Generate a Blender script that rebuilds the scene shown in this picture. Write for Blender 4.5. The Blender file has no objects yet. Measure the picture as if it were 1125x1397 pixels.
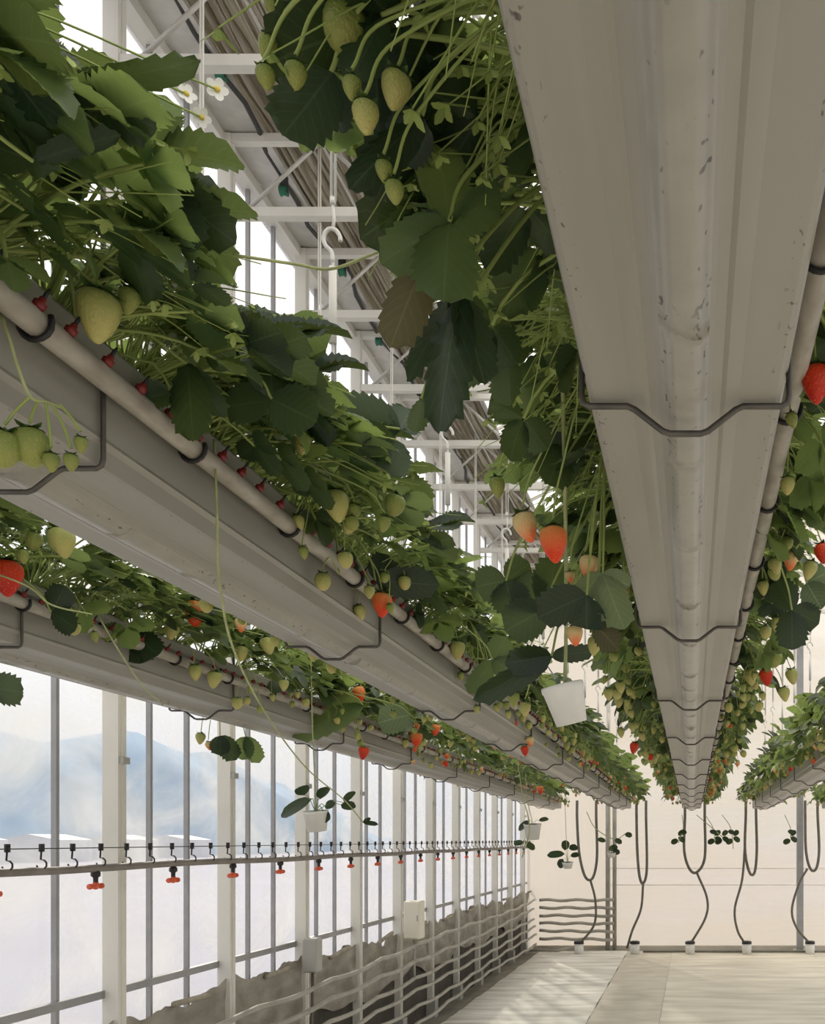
import bpy, math, random
from mathutils import Vector, Matrix
from math import sin, cos, pi, radians

FPX, VX, VY, EYE = 1300.0, 944.0, 1145.0, 1.74
C = bpy.context.scene.collection
V = Vector


def P(px, py, D):
    return V(((px - VX) * D / FPX, D, EYE + (VY - py) * D / FPX))


def gz(y):                      # underside of the growing gutters (they fall slightly towards the far end)
    return EYE + .588 - .00923 * y


# ------------------------------------------------------------------ materials
def mat(name, col, rough=.6, metal=0.0, var=0.0, scale=8.0, stretch=(1, 1, 1), bump=0.0, spec=.5, col2=None, coord='Object'):
    m = bpy.data.materials.new(name); m.use_nodes = True
    nt = m.node_tree; b = nt.nodes['Principled BSDF']
    b.inputs['Base Color'].default_value = (*col, 1); b.inputs['Roughness'].default_value = rough
    b.inputs['Metallic'].default_value = metal; b.inputs['Specular IOR Level'].default_value = spec
    if var or bump or col2:
        tc = nt.nodes.new('ShaderNodeTexCoord'); mp = nt.nodes.new('ShaderNodeMapping')
        mp.inputs['Scale'].default_value = stretch
        nz = nt.nodes.new('ShaderNodeTexNoise'); nz.inputs['Scale'].default_value = scale; nz.inputs['Detail'].default_value = 5
        nt.links.new(tc.outputs[coord], mp.inputs[0]); nt.links.new(mp.outputs[0], nz.inputs['Vector'])
        if var or col2:
            r = nt.nodes.new('ShaderNodeValToRGB')
            c2 = col2 if col2 else tuple(max(0, c * (1 - var)) for c in col)
            r.color_ramp.elements[0].position = .35; r.color_ramp.elements[1].position = .65
            r.color_ramp.elements[0].color = (*c2, 1); r.color_ramp.elements[1].color = (*col, 1)
            nt.links.new(nz.outputs['Fac'], r.inputs[0]); nt.links.new(r.outputs[0], b.inputs['Base Color'])
        if bump:
            bp = nt.nodes.new('ShaderNodeBump'); bp.inputs['Strength'].default_value = bump; bp.inputs['Distance'].default_value = .01
            nt.links.new(nz.outputs['Fac'], bp.inputs['Height']); nt.links.new(bp.outputs[0], b.inputs['Normal'])
    return m


def leaf_mat(name, dark, light, trans, tmix=.38, rough=.42):
    m = bpy.data.materials.new(name); m.use_nodes = True
    nt = m.node_tree; N = nt.nodes; Lk = nt.links
    b = N['Principled BSDF']; out = N['Material Output']
    at = N.new('ShaderNodeAttribute'); at.attribute_name = 'tint'
    ramp = N.new('ShaderNodeValToRGB')
    ramp.color_ramp.elements[0].color = (*dark, 1); ramp.color_ramp.elements[1].color = (*light, 1)
    Lk.new(at.outputs['Fac'], ramp.inputs[0])
    uv = N.new('ShaderNodeUVMap'); sp = N.new('ShaderNodeSeparateXYZ'); Lk.new(uv.outputs[0], sp.inputs[0])

    def mth(op, a, b_=None, c=None):
        n = N.new('ShaderNodeMath'); n.operation = op
        for i, x in enumerate((a, b_, c)):
            if x is None: continue
            if isinstance(x, (int, float)): n.inputs[i].default_value = x
            else: Lk.new(x, n.inputs[i])
        return n.outputs[0]
    au = mth('ABSOLUTE', mth('SUBTRACT', sp.outputs[0], .5))          # 0 at the midrib, .5 at the edge
    ph = mth('SUBTRACT', mth('MULTIPLY', sp.outputs[1], 7.0), mth('MULTIPLY', au, 4.5))
    fr = mth('ABSOLUTE', mth('SUBTRACT', mth('FRACT', ph), .5))
    side = mth('LESS_THAN', fr, .055)
    mid = mth('LESS_THAN', au, .018)
    vein = mth('MAXIMUM', mid, mth('MULTIPLY', side, .55))
    mx = N.new('ShaderNodeMixRGB'); mx.inputs[2].default_value = (*[min(1, c * 1.5 + .03) for c in light], 1)
    Lk.new(mth('MULTIPLY', vein, .45), mx.inputs[0]); Lk.new(ramp.outputs[0], mx.inputs[1])
    Lk.new(mx.outputs[0], b.inputs['Base Color'])
    b.inputs['Roughness'].default_value = rough; b.inputs['Specular IOR Level'].default_value = .45
    tr = N.new('ShaderNodeBsdfTranslucent')
    tm = N.new('ShaderNodeMixRGB'); tm.blend_type = 'MIX'; tm.inputs[1].default_value = (*[c * .16 for c in trans], 1); tm.inputs[2].default_value = (*trans, 1)
    Lk.new(at.outputs['Fac'], tm.inputs[0])
    Lk.new(tm.outputs[0], tr.inputs[0])
    bp = N.new('ShaderNodeBump'); bp.inputs['Strength'].default_value = .35; bp.inputs['Distance'].default_value = .003; bp.invert = True
    Lk.new(vein, bp.inputs['Height']); Lk.new(bp.outputs[0], b.inputs['Normal'])
    ms = N.new('ShaderNodeMixShader'); ms.inputs[0].default_value = tmix
    Lk.new(b.outputs[0], ms.inputs[1]); Lk.new(tr.outputs[0], ms.inputs[2]); Lk.new(ms.outputs[0], out.inputs[0])
    return m


def film_mat(name, clear=.72, col=(.97, .97, .96), streak=(1, 14, .7), scale=3.0, lo=.5, hi=.95, gloss=.06, tcol=(.92, .92, .9), dcol=(.85, .85, .84)):
    """greenhouse film: lets most light through, the rest is scattered by the milky plastic; wrinkles vary the milkiness"""
    m = bpy.data.materials.new(name); m.use_nodes = True
    nt = m.node_tree; N = nt.nodes; Lk = nt.links
    N.remove(N['Principled BSDF']); out = N['Material Output']
    tp = N.new('ShaderNodeBsdfTransparent'); tp.inputs[0].default_value = (*col, 1)
    tl = N.new('ShaderNodeBsdfTranslucent'); tl.inputs[0].default_value = (*tcol, 1)
    df = N.new('ShaderNodeBsdfDiffuse'); df.inputs[0].default_value = (*dcol, 1)
    gl = N.new('ShaderNodeBsdfGlossy'); gl.inputs['Roughness'].default_value = .12; gl.inputs[0].default_value = (.9, .9, .9, 1)
    a = N.new('ShaderNodeMixShader'); a.inputs[0].default_value = .4
    Lk.new(tl.outputs[0], a.inputs[1]); Lk.new(df.outputs[0], a.inputs[2])
    g = N.new('ShaderNodeMixShader'); g.inputs[0].default_value = gloss
    Lk.new(tp.outputs[0], g.inputs[1]); Lk.new(gl.outputs[0], g.inputs[2])
    tc = N.new('ShaderNodeTexCoord'); mp = N.new('ShaderNodeMapping'); mp.inputs['Scale'].default_value = streak
    nz = N.new('ShaderNodeTexNoise'); nz.inputs['Scale'].default_value = scale; nz.inputs['Detail'].default_value = 4; nz.inputs['Distortion'].default_value = .6
    mr = N.new('ShaderNodeMapRange'); mr.inputs[1].default_value = .3; mr.inputs[2].default_value = .7
    mr.inputs[3].default_value = 1 - hi * clear / .85; mr.inputs[4].default_value = 1 - lo * clear / .85
    Lk.new(tc.outputs['Object'], mp.inputs[0]); Lk.new(mp.outputs[0], nz.inputs['Vector']); Lk.new(nz.outputs['Fac'], mr.inputs[0])
    f = N.new('ShaderNodeMixShader')
    Lk.new(mr.outputs[0], f.inputs[0]); Lk.new(g.outputs[0], f.inputs[1]); Lk.new(a.outputs[0], f.inputs[2])
    Lk.new(f.outputs[0], out.inputs[0])
    return m


def berry_mat(name, top, tip, lo=.25, hi=.75):
    m = bpy.data.materials.new(name); m.use_nodes = True
    nt = m.node_tree; N = nt.nodes; Lk = nt.links; b = N['Principled BSDF']
    tc = N.new('ShaderNodeTexCoord'); sp = N.new('ShaderNodeSeparateXYZ'); Lk.new(tc.outputs['Generated'], sp.inputs[0])
    nz = N.new('ShaderNodeTexNoise'); nz.inputs['Scale'].default_value = 2.2; Lk.new(tc.outputs['Generated'], nz.inputs['Vector'])
    ad = N.new('ShaderNodeMath'); ad.operation = 'MULTIPLY_ADD'; ad.inputs[1].default_value = .45; Lk.new(nz.outputs['Fac'], ad.inputs[0]); Lk.new(sp.outputs[2], ad.inputs[2])
    sb = N.new('ShaderNodeMath'); sb.operation = 'SUBTRACT'; sb.inputs[1].default_value = .22; Lk.new(ad.outputs[0], sb.inputs[0])
    r = N.new('ShaderNodeValToRGB'); r.color_ramp.elements[0].position = lo; r.color_ramp.elements[1].position = hi
    r.color_ramp.elements[0].color = (*tip, 1); r.color_ramp.elements[1].color = (*top, 1)
    Lk.new(sb.outputs[0], r.inputs[0])
    vo = N.new('ShaderNodeTexVoronoi'); vo.inputs['Scale'].default_value = 13; Lk.new(tc.outputs['Generated'], vo.inputs['Vector'])
    lt = N.new('ShaderNodeMath'); lt.operation = 'LESS_THAN'; lt.inputs[1].default_value = .17; Lk.new(vo.outputs['Distance'], lt.inputs[0])
    mx = N.new('ShaderNodeMixRGB'); mx.inputs[2].default_value = (.62, .50, .14, 1)
    m2 = N.new('ShaderNodeMath'); m2.operation = 'MULTIPLY'; m2.inputs[1].default_value = .55; Lk.new(lt.outputs[0], m2.inputs[0])
    Lk.new(m2.outputs[0], mx.inputs[0]); Lk.new(r.outputs[0], mx.inputs[1]); Lk.new(mx.outputs[0], b.inputs['Base Color'])
    bp = N.new('ShaderNodeBump'); bp.inputs['Strength'].default_value = .5; bp.inputs['Distance'].default_value = .002
    Lk.new(vo.outputs['Distance'], bp.inputs['Height']); Lk.new(bp.outputs[0], b.inputs['Normal'])
    b.inputs['Roughness'].default_value = .38
    b.inputs['Specular IOR Level'].default_value = .3; b.inputs['Subsurface Weight'].default_value = .12; b.inputs['Subsurface Radius'].default_value = (.012, .006, .003); b.inputs['Subsurface Scale'].default_value = 1.0
    return m


M = {}
M['leaf'] = leaf_mat('leaf_green', (.010, .031, .016), (.058, .108, .042), (.46, .60, .16), .42, .38)
M['leaf_dark'] = leaf_mat('leaf_dark_green', (.009, .024, .012), (.036, .066, .030), (.16, .22, .05), .25, .36)
M['leaf_pale'] = leaf_mat('leaf_underside_pale', (.12, .18, .09), (.30, .36, .20), (.35, .45, .16), .4, .6)
M['leaf_brown'] = leaf_mat('leaf_bronzed', (.05, .06, .02), (.16, .13, .05), (.26, .22, .07), .3, .5)
M['stem'] = leaf_mat('stem_green', (.13, .20, .04), (.42, .50, .15), (.36, .48, .10), .25, .5)
M['runner'] = mat('runner_stem', (.42, .46, .20), .5, var=.3, scale=20)
M['calyx'] = mat('calyx_green', (.07, .14, .03), .55, var=.3, scale=60)
M['green'] = berry_mat('berry_green', (.20, .25, .06), (.28, .30, .08))
M['pale'] = berry_mat('berry_pale', (.31, .33, .10), (.45, .41, .14))
M['peach'] = berry_mat('berry_peach', (.68, .52, .24), (.78, .16, .05), .12, .62)
M['turning'] = berry_mat('berry_turning', (.70, .30, .08), (.70, .045, .006), .30, .95)
M['red'] = berry_mat('berry_red', (.62, .05, .012), (.50, .02, .008), .2, .8)
M['petal'] = mat('petal_white', (.88, .87, .82), .6)
M['pollen'] = mat('pollen_yellow', (.75, .55, .08), .7)
M['gutter'] = mat('gutter_sheet', (.31, .296, .258), .42, var=.10, scale=3.0, stretch=(6, .6, 1), bump=.05)


def flecks(m, lo, hi, col=(.07, .06, .05), thr=.66, scale=90, stretch=(1, .35, 1)):
    """small dirt marks in a band of the sheet (tint holds the distance from the gutter's middle)"""
    nt = m.node_tree; N = nt.nodes; Lk = nt.links; b = N['Principled BSDF']
    src = b.inputs['Base Color'].links[0].from_socket
    at = N.new('ShaderNodeAttribute'); at.attribute_name = 'tint'
    cr = N.new('ShaderNodeValToRGB'); e = cr.color_ramp.elements
    e[0].position = lo; e[0].color = (0, 0, 0, 1); e[1].position = hi; e[1].color = (0, 0, 0, 1); q = e.new((lo + hi) / 2); q.color = (1, 1, 1, 1)
    Lk.new(at.outputs['Fac'], cr.inputs[0])
    tc = N.new('ShaderNodeTexCoord'); mp = N.new('ShaderNodeMapping'); mp.inputs['Scale'].default_value = stretch
    nz = N.new('ShaderNodeTexNoise'); nz.inputs['Scale'].default_value = scale; nz.inputs['Detail'].default_value = 1
    n2 = N.new('ShaderNodeTexNoise'); n2.inputs['Scale'].default_value = 5
    Lk.new(tc.outputs['Object'], mp.inputs[0]); Lk.new(mp.outputs[0], nz.inputs['Vector']); Lk.new(tc.outputs['Object'], n2.inputs['Vector'])
    ad = N.new('ShaderNodeMath'); ad.operation = 'MULTIPLY_ADD'; ad.inputs[1].default_value = .25; Lk.new(n2.outputs['Fac'], ad.inputs[0]); Lk.new(nz.outputs['Fac'], ad.inputs[2])
    sm = N.new('ShaderNodeMapRange'); sm.inputs[1].default_value = thr + .10; sm.inputs[2].default_value = thr + .15; Lk.new(ad.outputs[0], sm.inputs[0])
    mu = N.new('ShaderNodeMath'); mu.operation = 'MULTIPLY'; Lk.new(sm.outputs[0], mu.inputs[0]); Lk.new(cr.outputs[0], mu.inputs[1])
    mx = N.new('ShaderNodeMixRGB'); mx.inputs[2].default_value = (*col, 1); Lk.new(mu.outputs[0], mx.inputs[0]); Lk.new(src, mx.inputs[1]); Lk.new(mx.outputs[0], b.inputs['Base Color'])


flecks(M['gutter'], .74, .90, thr=.70, scale=170, stretch=(1, .45, 1))
M['gutter_film'] = mat('gutter_drain_film', (.335, .32, .28), .30, var=.12, scale=14, bump=.1)
flecks(M['gutter_film'], .02, .30, thr=.69, scale=110, stretch=(1, .6, 1))
M['substrate'] = mat('coir_substrate', (.06, .045, .03), .9, var=.5, scale=40)
M['pvc_dirty'] = mat('pvc_dirty', (.42, .39, .335), .5, col2=(.25, .22, .18), scale=22, stretch=(1, .5, 1))
M['black'] = mat('black_plastic', (.014, .012, .013), .45, var=.2)
M['dripper'] = mat('dripper_red', (.22, .018, .018), .45, var=.3, scale=40)
M['wire'] = mat('hanger_wire', (.13, .12, .105), .45, .6, var=.3, scale=30)
M['galv'] = mat('galvanised', (.62, .60, .56), .45, .25, var=.15, scale=12)
M['white_steel'] = mat('white_steel', (.78, .755, .69), .5, var=.10, scale=5, stretch=(1, 1, .3))
M['mullion'] = mat('mullion_grey', (.36, .36, .37), .45, .3, var=.15, scale=9)
M['hose'] = mat('hose_grey', (.16, .145, .12), .55, var=.25, scale=10)
M['heat'] = mat('heat_pipe', (.43, .405, .355), .5, .1, var=.25, scale=6)
M['mist'] = mat('mist_pipe', (.25, .22, .195), .5, var=.25, scale=12)
M['orange'] = mat('nozzle_orange', (.75, .12, .05), .4)
M['pot'] = mat('pot_white', (.80, .79, .75), .4, var=.12, scale=14)
M['box'] = mat('box_cream', (.82, .77, .66), .4, var=.05)
M['boxgrey'] = mat('box_grey', (.42, .41, .38), .45, var=.1)
M['curtain'] = mat('curtain_fabric', (.62, .58, .50), .8, col2=(.42, .37, .30), scale=7, stretch=(14, .35, 3), bump=.4)
M['skirt'] = mat('skirt_fabric', (.40, .37, .32), .8, col2=(.25, .225, .185), scale=5, stretch=(1, 1, 2), bump=.5)
M['gap_shade'] = mat('gap_shade_dark', (.085, .075, .06), .85, var=.4, scale=6)  # soil and shade below the wall skirt, put into one dark colour
M['wood'] = mat('roll_pole', (.42, .37, .29), .6, var=.3, scale=18)
M['string'] = mat('cord_white', (.75, .73, .66), .7)
M['sheet'] = mat('ground_sheet', (.88, .855, .80), .7, col2=(.58, .555, .50), scale=2.2, stretch=(.6, 2.6, 1), bump=.3)
M['path'] = mat('path_sheet', (.66, .61, .52), .7, col2=(.53, .485, .41), scale=2.6, stretch=(1, 2, 1), bump=.1)
M['slab'] = mat('board_sheet', (.76, .71, .615), .6, col2=(.56, .515, .435), scale=1.5, stretch=(.7, 3.2, 1), bump=.15)
M['floor'] = mat('earth_floor', (.34, .31, .26), .8, var=.3, scale=3)
M['cable'] = mat('cable_dark', (.05, .05, .045), .6)
M['pulley'] = mat('pulley_green', (.02, .16, .09), .5)
M['film_side'] = film_mat('film_side', .80, (.92, .94, .985), (1, 1.6, 2.6), 1.15, .25, 1.04, .05)
M['film_roof'] = film_mat('film_roof', .80, (.98, .98, .97), (1, 3, 1), 2.0, .75, .95, .03)
M['film_end'] = film_mat('film_end', .42, (.93, .89, .83), (.30, 1, 2.2), 1.1, .0, 1.1, .03, (.62, .57, .50), (.66, .62, .56))
M['end_board'] = film_mat('end_board', .14, (.93, .89, .83), (3, 1, .6), 1.2, .3, 1.0, .03, (.62, .57, .50), (.66, .62, .56))
M['hill'] = mat('hill_haze_blue', (.27, .37, .49), .9, var=.25, scale=.12, coord='Object')  # distance haze is put into the hill's blue colour
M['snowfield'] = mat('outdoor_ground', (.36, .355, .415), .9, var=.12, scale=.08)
M['shed'] = mat('far_roof', (.55, .55, .58), .6, var=.1, scale=.4)


# ------------------------------------------------------------------ mesh helper
class G:
    def __init__(s): s.v = []; s.f = []; s.mi = []; s.uv = []; s.t = []

    def add(s, p, uv=(.5, .5), t=.5):
        s.v.append(tuple(p)); s.uv.append(uv); s.t.append(t); return len(s.v) - 1

    def face(s, idx, mi=0): s.f.append(tuple(idx)); s.mi.append(mi)

    def box(s, c, d, mi=0, R=None):
        c = V(c); i0 = len(s.v)
        for sx in (-1, 1):
            for sy in (-1, 1):
                for sz in (-1, 1):
                    q = V((sx * d[0] / 2, sy * d[1] / 2, sz * d[2] / 2))
                    if R is not None: q = R @ q
                    s.add(c + q)
        for q in ((0, 1, 3, 2), (4, 6, 7, 5), (0, 4, 5, 1), (2, 3, 7, 6), (0, 2, 6, 4), (1, 5, 7, 3)):
            s.face([i0 + k for k in q], mi)

    def tube(s, pts, r, n=6, mi=0, t=.5, cap=True):
        pts = [V(p) for p in pts]; rs = r if isinstance(r, (list, tuple)) else [r] * len(pts)
        up = None; rings = []
        for i, p in enumerate(pts):
            a = pts[max(0, i - 1)]; b = pts[min(len(pts) - 1, i + 1)]
            d = (b - a)
            d = d.normalized() if d.length > 1e-9 else V((0, 0, 1))
            if up is None:
                up = d.orthogonal().normalized()
            else:
                up = up - d * up.dot(d)
                up = up.normalized() if up.length > 1e-6 else d.orthogonal().normalized()
            w = d.cross(up)
            rings.append([s.add(p + (up * cos(2 * pi * k / n) + w * sin(2 * pi * k / n)) * rs[i], (.3, .2), t) for k in range(n)])
        for a, b in zip(rings, rings[1:]):
            for k in range(n): s.face((a[k], a[(k + 1) % n], b[(k + 1) % n], b[k]), mi)
        if cap:
            s.face(rings[0][::-1], mi); s.face(rings[-1], mi)

    def lathe(s, prof, n=16, mi=0, Mx=None):
        rings = []
        for r, z in prof:
            if r < 1e-6:
                p = V((0, 0, z)); rings.append([s.add(Mx @ p if Mx else p)])
            else:
                ring = []
                for k in range(n):
                    p = V((r * cos(2 * pi * k / n), r * sin(2 * pi * k / n), z)); ring.append(s.add(Mx @ p if Mx else p))
                rings.append(ring)
        for a, b in zip(rings, rings[1:]):
            for k in range(n):
                k2 = (k + 1) % n
                if len(a) == 1 and len(b) == 1: continue
                if len(a) == 1: s.face((a[0], b[k2], b[k]), mi)
                elif len(b) == 1: s.face((a[k], a[k2], b[0]), mi)
                else: s.face((a[k], a[k2], b[k2], b[k]), mi)

    def mesh(s, name, mats, smooth=True):
        me = bpy.data.meshes.new(name); me.from_pydata(s.v, [], s.f)
        for m in mats: me.materials.append(m)
        me.polygons.foreach_set('material_index', s.mi)
        me.polygons.foreach_set('use_smooth', [smooth] * len(s.f))
        uvl = me.uv_layers.new(name='UVMap')
        li = [0] * len(me.loops); me.loops.foreach_get('vertex_index', li)
        flat = []
        for i in li: flat.extend(s.uv[i])
        uvl.data.foreach_set('uv', flat)
        at = me.attributes.new('tint', 'FLOAT', 'POINT'); at.data.foreach_set('value', s.t)
        me.update(); return me

    def build(s, name, mats, parent=None, smooth=True, mx=None):
        if not isinstance(mats, (list, tuple)): mats = [mats]
        return link(name, s.mesh(name, mats, smooth), parent, mx)


def link(name, me, parent=None, mx=None):
    o = bpy.data.objects.new(name, me); C.objects.link(o)
    if parent is not None: o.parent = parent
    if mx is not None: o.matrix_basis = mx
    return o


def tag(o, label, cat, group=None):
    if len(label.replace(',', ' ').split()) > 15: print('LONG', label)
    o['label'] = label; o['category'] = cat
    if group: o['group'] = group
    return o


def struct(o): o['kind'] = 'structure'; return o


def thing(name, label, cat, loc=(0, 0, 0), group=None, mx=None):
    o = bpy.data.objects.new(name, None); C.objects.link(o); o.empty_display_size = .05
    if mx is not None: o.matrix_basis = mx
    else: o.location = loc
    return tag(o, label, cat, group)


def spline(pts, n=8):
    """Catmull-Rom through pts"""
    pts = [V(p) for p in pts]; q = [pts[0] * 2 - pts[1]] + pts + [pts[-1] * 2 - pts[-2]]; out = []
    for i in range(1, len(q) - 2):
        for k in range(n):
            t = k / n; a, b, c, d = q[i - 1], q[i], q[i + 1], q[i + 2]
            out.append(.5 * (2 * b + (c - a) * t + (2 * a - 5 * b + 4 * c - d) * t * t + (3 * b - a - 3 * c + d) * t ** 3))
    out.append(pts[-1]); return out


ORD = ['first', 'second', 'third', 'fourth', 'fifth', 'sixth', 'seventh', 'eighth', 'ninth', 'tenth', 'eleventh', 'twelfth',
       'thirteenth', 'fourteenth', 'fifteenth', 'sixteenth', 'seventeenth', 'eighteenth', 'nineteenth', 'twentieth']
rng = random.Random(7)

# ------------------------------------------------------------------ setting: floor, walls, roof, outdoors
XL, XR, Y0, Y1, ZE = -2.62, 4.62, -4.0, 15.05, EYE + 3.88
g = G(); g.box((1.0, 5.5, -.05), (7.4, 19.4, .1)); struct(g.build('floor', M['floor'], smooth=False))


def sheet(name, x0, x1, y0, y1, z, mt, label, amp, seed):
    r = random.Random(seed); g = G(); nx, ny = 14, 150
    ids = []
    ph = [r.uniform(0, 6) for _ in range(8)]
    for j in range(ny + 1):
        y = y0 + (y1 - y0) * j / ny; row = []
        for i in range(nx + 1):
            x = x0 + (x1 - x0) * i / nx
            h = amp * (sin(y * 5 + ph[0] + sin(x * 3)) + .8 * sin(y * 9.3 + x * 2 + ph[1]) + .6 * sin(y * 17 - x * 4 + ph[2]) + 1.2 * r.random())
            row.append(g.add((x, y, z + max(0, h))))
        ids.append(row)
    for j in range(ny):
        for i in range(nx): g.face((ids[j][i], ids[j][i + 1], ids[j + 1][i + 1], ids[j + 1][i]))
    o = g.build(name, mt); return tag(o, label, 'ground sheet')


sheet('ground_sheet', -2.35, -1.0, -3.6, 14.75, .006, M['sheet'], 'crumpled pale ground sheet on the floor between wall pipes and brown path', .006, 1)
sheet('ground_sheet', -.997, -.313, -3.6, 14.75, .006, M['path'], 'narrow brownish floor strip running beside the crumpled pale ground sheet', .001, 2)
sheet('ground_sheet', -.31, 4.4, -3.6, 14.75, .006, M['slab'], 'wide pale beige sheet covering the right part of the floor', .0025, 3)


def film_plane(name, corner, du, dv, nu, nv, mt, wave, seed):
    r = random.Random(seed); g = G(); corner, du, dv = V(corner), V(du), V(dv); nrm = du.cross(dv).normalized()
    ph = [r.uniform(0, 6) for _ in range(6)]; ids = []
    for j in range(nv + 1):
        row = []
        for i in range(nu + 1):
            u = i / nu; v = j / nv
            w = wave * (sin(u * du.length * 7 + ph[0]) + .5 * sin(u * du.length * 15 + v * 3 + ph[1]) + .4 * sin(v * dv.length * 6 + u * 9 + ph[2]))
            row.append(g.add(corner + du * u + dv * v + nrm * w))
        ids.append(row)
    for j in range(nv):
        for i in range(nu): g.face((ids[j][i], ids[j][i + 1], ids[j + 1][i + 1], ids[j + 1][i]))
    return struct(g.build(name, mt))


film_plane('wall_left', (XL - .03, Y0, 0), (0, Y1 - Y0, 0), (0, 0, ZE), 200, 24, M['film_side'], .004, 4)
film_plane('wall_right', (XR + .03, Y0, 0), (0, Y1 - Y0, 0), (0, 0, ZE), 60, 10, M['film_side'], .004, 5)
RX_, RZ_ = 1.0, ZE + 1.8
film_plane('ceiling_left', (XL - .03, Y0, ZE), (0, Y1 - Y0, 0), (RX_ - XL + .03, 0, RZ_ - ZE), 40, 10, M['film_roof'], .004, 6)
film_plane('ceiling_right', (RX_, Y0, RZ_), (0, Y1 - Y0, 0), (XR - RX_ + .03, 0, ZE - RZ_), 40, 10, M['film_roof'], .004, 7)
# far wall: board panel at the left, film curtain for the rest, gable above
film_plane('wall_far_left', (XL, Y1, 0), (1.22, 0, 0), (0, 0, ZE), 10, 6, M['end_board'], .002, 8)
film_plane('wall_far', (XL + 1.22, Y1, 0), (XR - XL - 1.22, 0, 0), (0, 0, ZE), 60, 60, M['film_end'], .006, 9)
g = G(); a = [g.add(p) for p in ((XL, Y1, ZE), (XR, Y1, ZE), (RX_, Y1, RZ_))]; g.face(a); struct(g.build('wall_far_gable', M['film_end']))
tn = 0


def trim(build_mesh, mt):
    global tn
    tn += 1
    return struct(build_mesh.build('trim_%d' % tn, mt, smooth=False))


# wall mullions between posts and the low rail on the film
POSTS = [4.24 + 1.02 * k for k in range(-4, 11)]
for yp in POSTS:
    for dd in (.36, .70):
        g = G(); g.box((XL, yp + dd, ZE / 2), (.022, .02, ZE)); trim(g, M['mullion'])
g = G(); g.box((XL + .012, 5.5, EYE - .685), (.03, 19, .035)); trim(g, M['mullion'])
g = G(); g.box((XL, 5.5, ZE), (.10, 19, .10)); trim(g, M['white_steel'])
for k in range(10):
    y = Y0 + 1.5 + 2.04 * k
    g = G(); g.tube([(XL, y, ZE), (RX_, y, RZ_), (XR, y, ZE)], .02, 6); trim(g, M['white_steel'])
for k in range(7):
    x = XL + .6 + .52 * k
    z = ZE + (x - XL) / (RX_ - XL) * (RZ_ - ZE) - .03
    g = G(); g.tube([(x, Y0, z), (x, Y1, z)], .016, 6); trim(g, M['mullion'])
# far wall frame: horizontal seams and low kerb
for z in (1.02, 1.28):
    g = G(); g.box((XL + 1.25 + 3.0, Y1 - .012, z), (6.0, .012, .012)); trim(g, M['white_steel'])
g = G(); g.box((1.0, Y1 - .06, .035), (7.0, .05, .07)); trim(g, M['path'])
g = G(); g.box((XL + 1.30, Y1 - .03, ZE / 2), (.06, .05, ZE)); trim(g, M['white_steel'])

# outdoors: ground, a row of low roofs and a hazy hill
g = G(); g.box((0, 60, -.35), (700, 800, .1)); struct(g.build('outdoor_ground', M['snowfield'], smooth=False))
g = G(); ids = []
r = random.Random(3)
for i in range(90):
    y = -60 + i * 3.2
    h = 13.5 + 1.3 * sin(y * .11) + .8 * sin(y * .31 + 1) + .5 * r.random()
    h *= max(.2, min(1, (230 - y) / 80))
    x = -62 + 3 * sin(y * .05)
    ids.append([g.add((x, y, -.3)), g.add((x - 4, y, h * .6)), g.add((x - 11, y, h)), g.add((x - 40, y, h * .7))])
for a, b in zip(ids, ids[1:]):
    for k in range(3): g.face((a[k], b[k], b[k + 1], a[k + 1]))
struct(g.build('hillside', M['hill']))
for k in range(7):
    y = 40 + k * 11; g = G(); x0 = -56
    a = [g.add(p) for p in ((x0, y, -.3), (x0, y + 5, -.3), (x0, y + 5, 1.7), (x0, y, 1.7), (x0 - 5, y, -.3), (x0 - 5, y + 5, -.3), (x0 - 5, y + 5, 1.7), (x0 - 5, y, 1.7), (x0 - 2.5, y, 2.2), (x0 - 2.5, y + 5, 2.2))]
    for f in ((0, 1, 2, 3), (4, 7, 6, 5), (3, 2, 9, 8), (7, 8, 9, 6), (0, 3, 8, 7, 4), (1, 5, 6, 9, 2)): g.face([a[i] for i in f])
    o = g.build('shed', M['shed'], smooth=False); tag(o, 'low white shed outdoors, blurred behind the left film wall', 'shed', 'sheds beyond the film wall')

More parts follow.
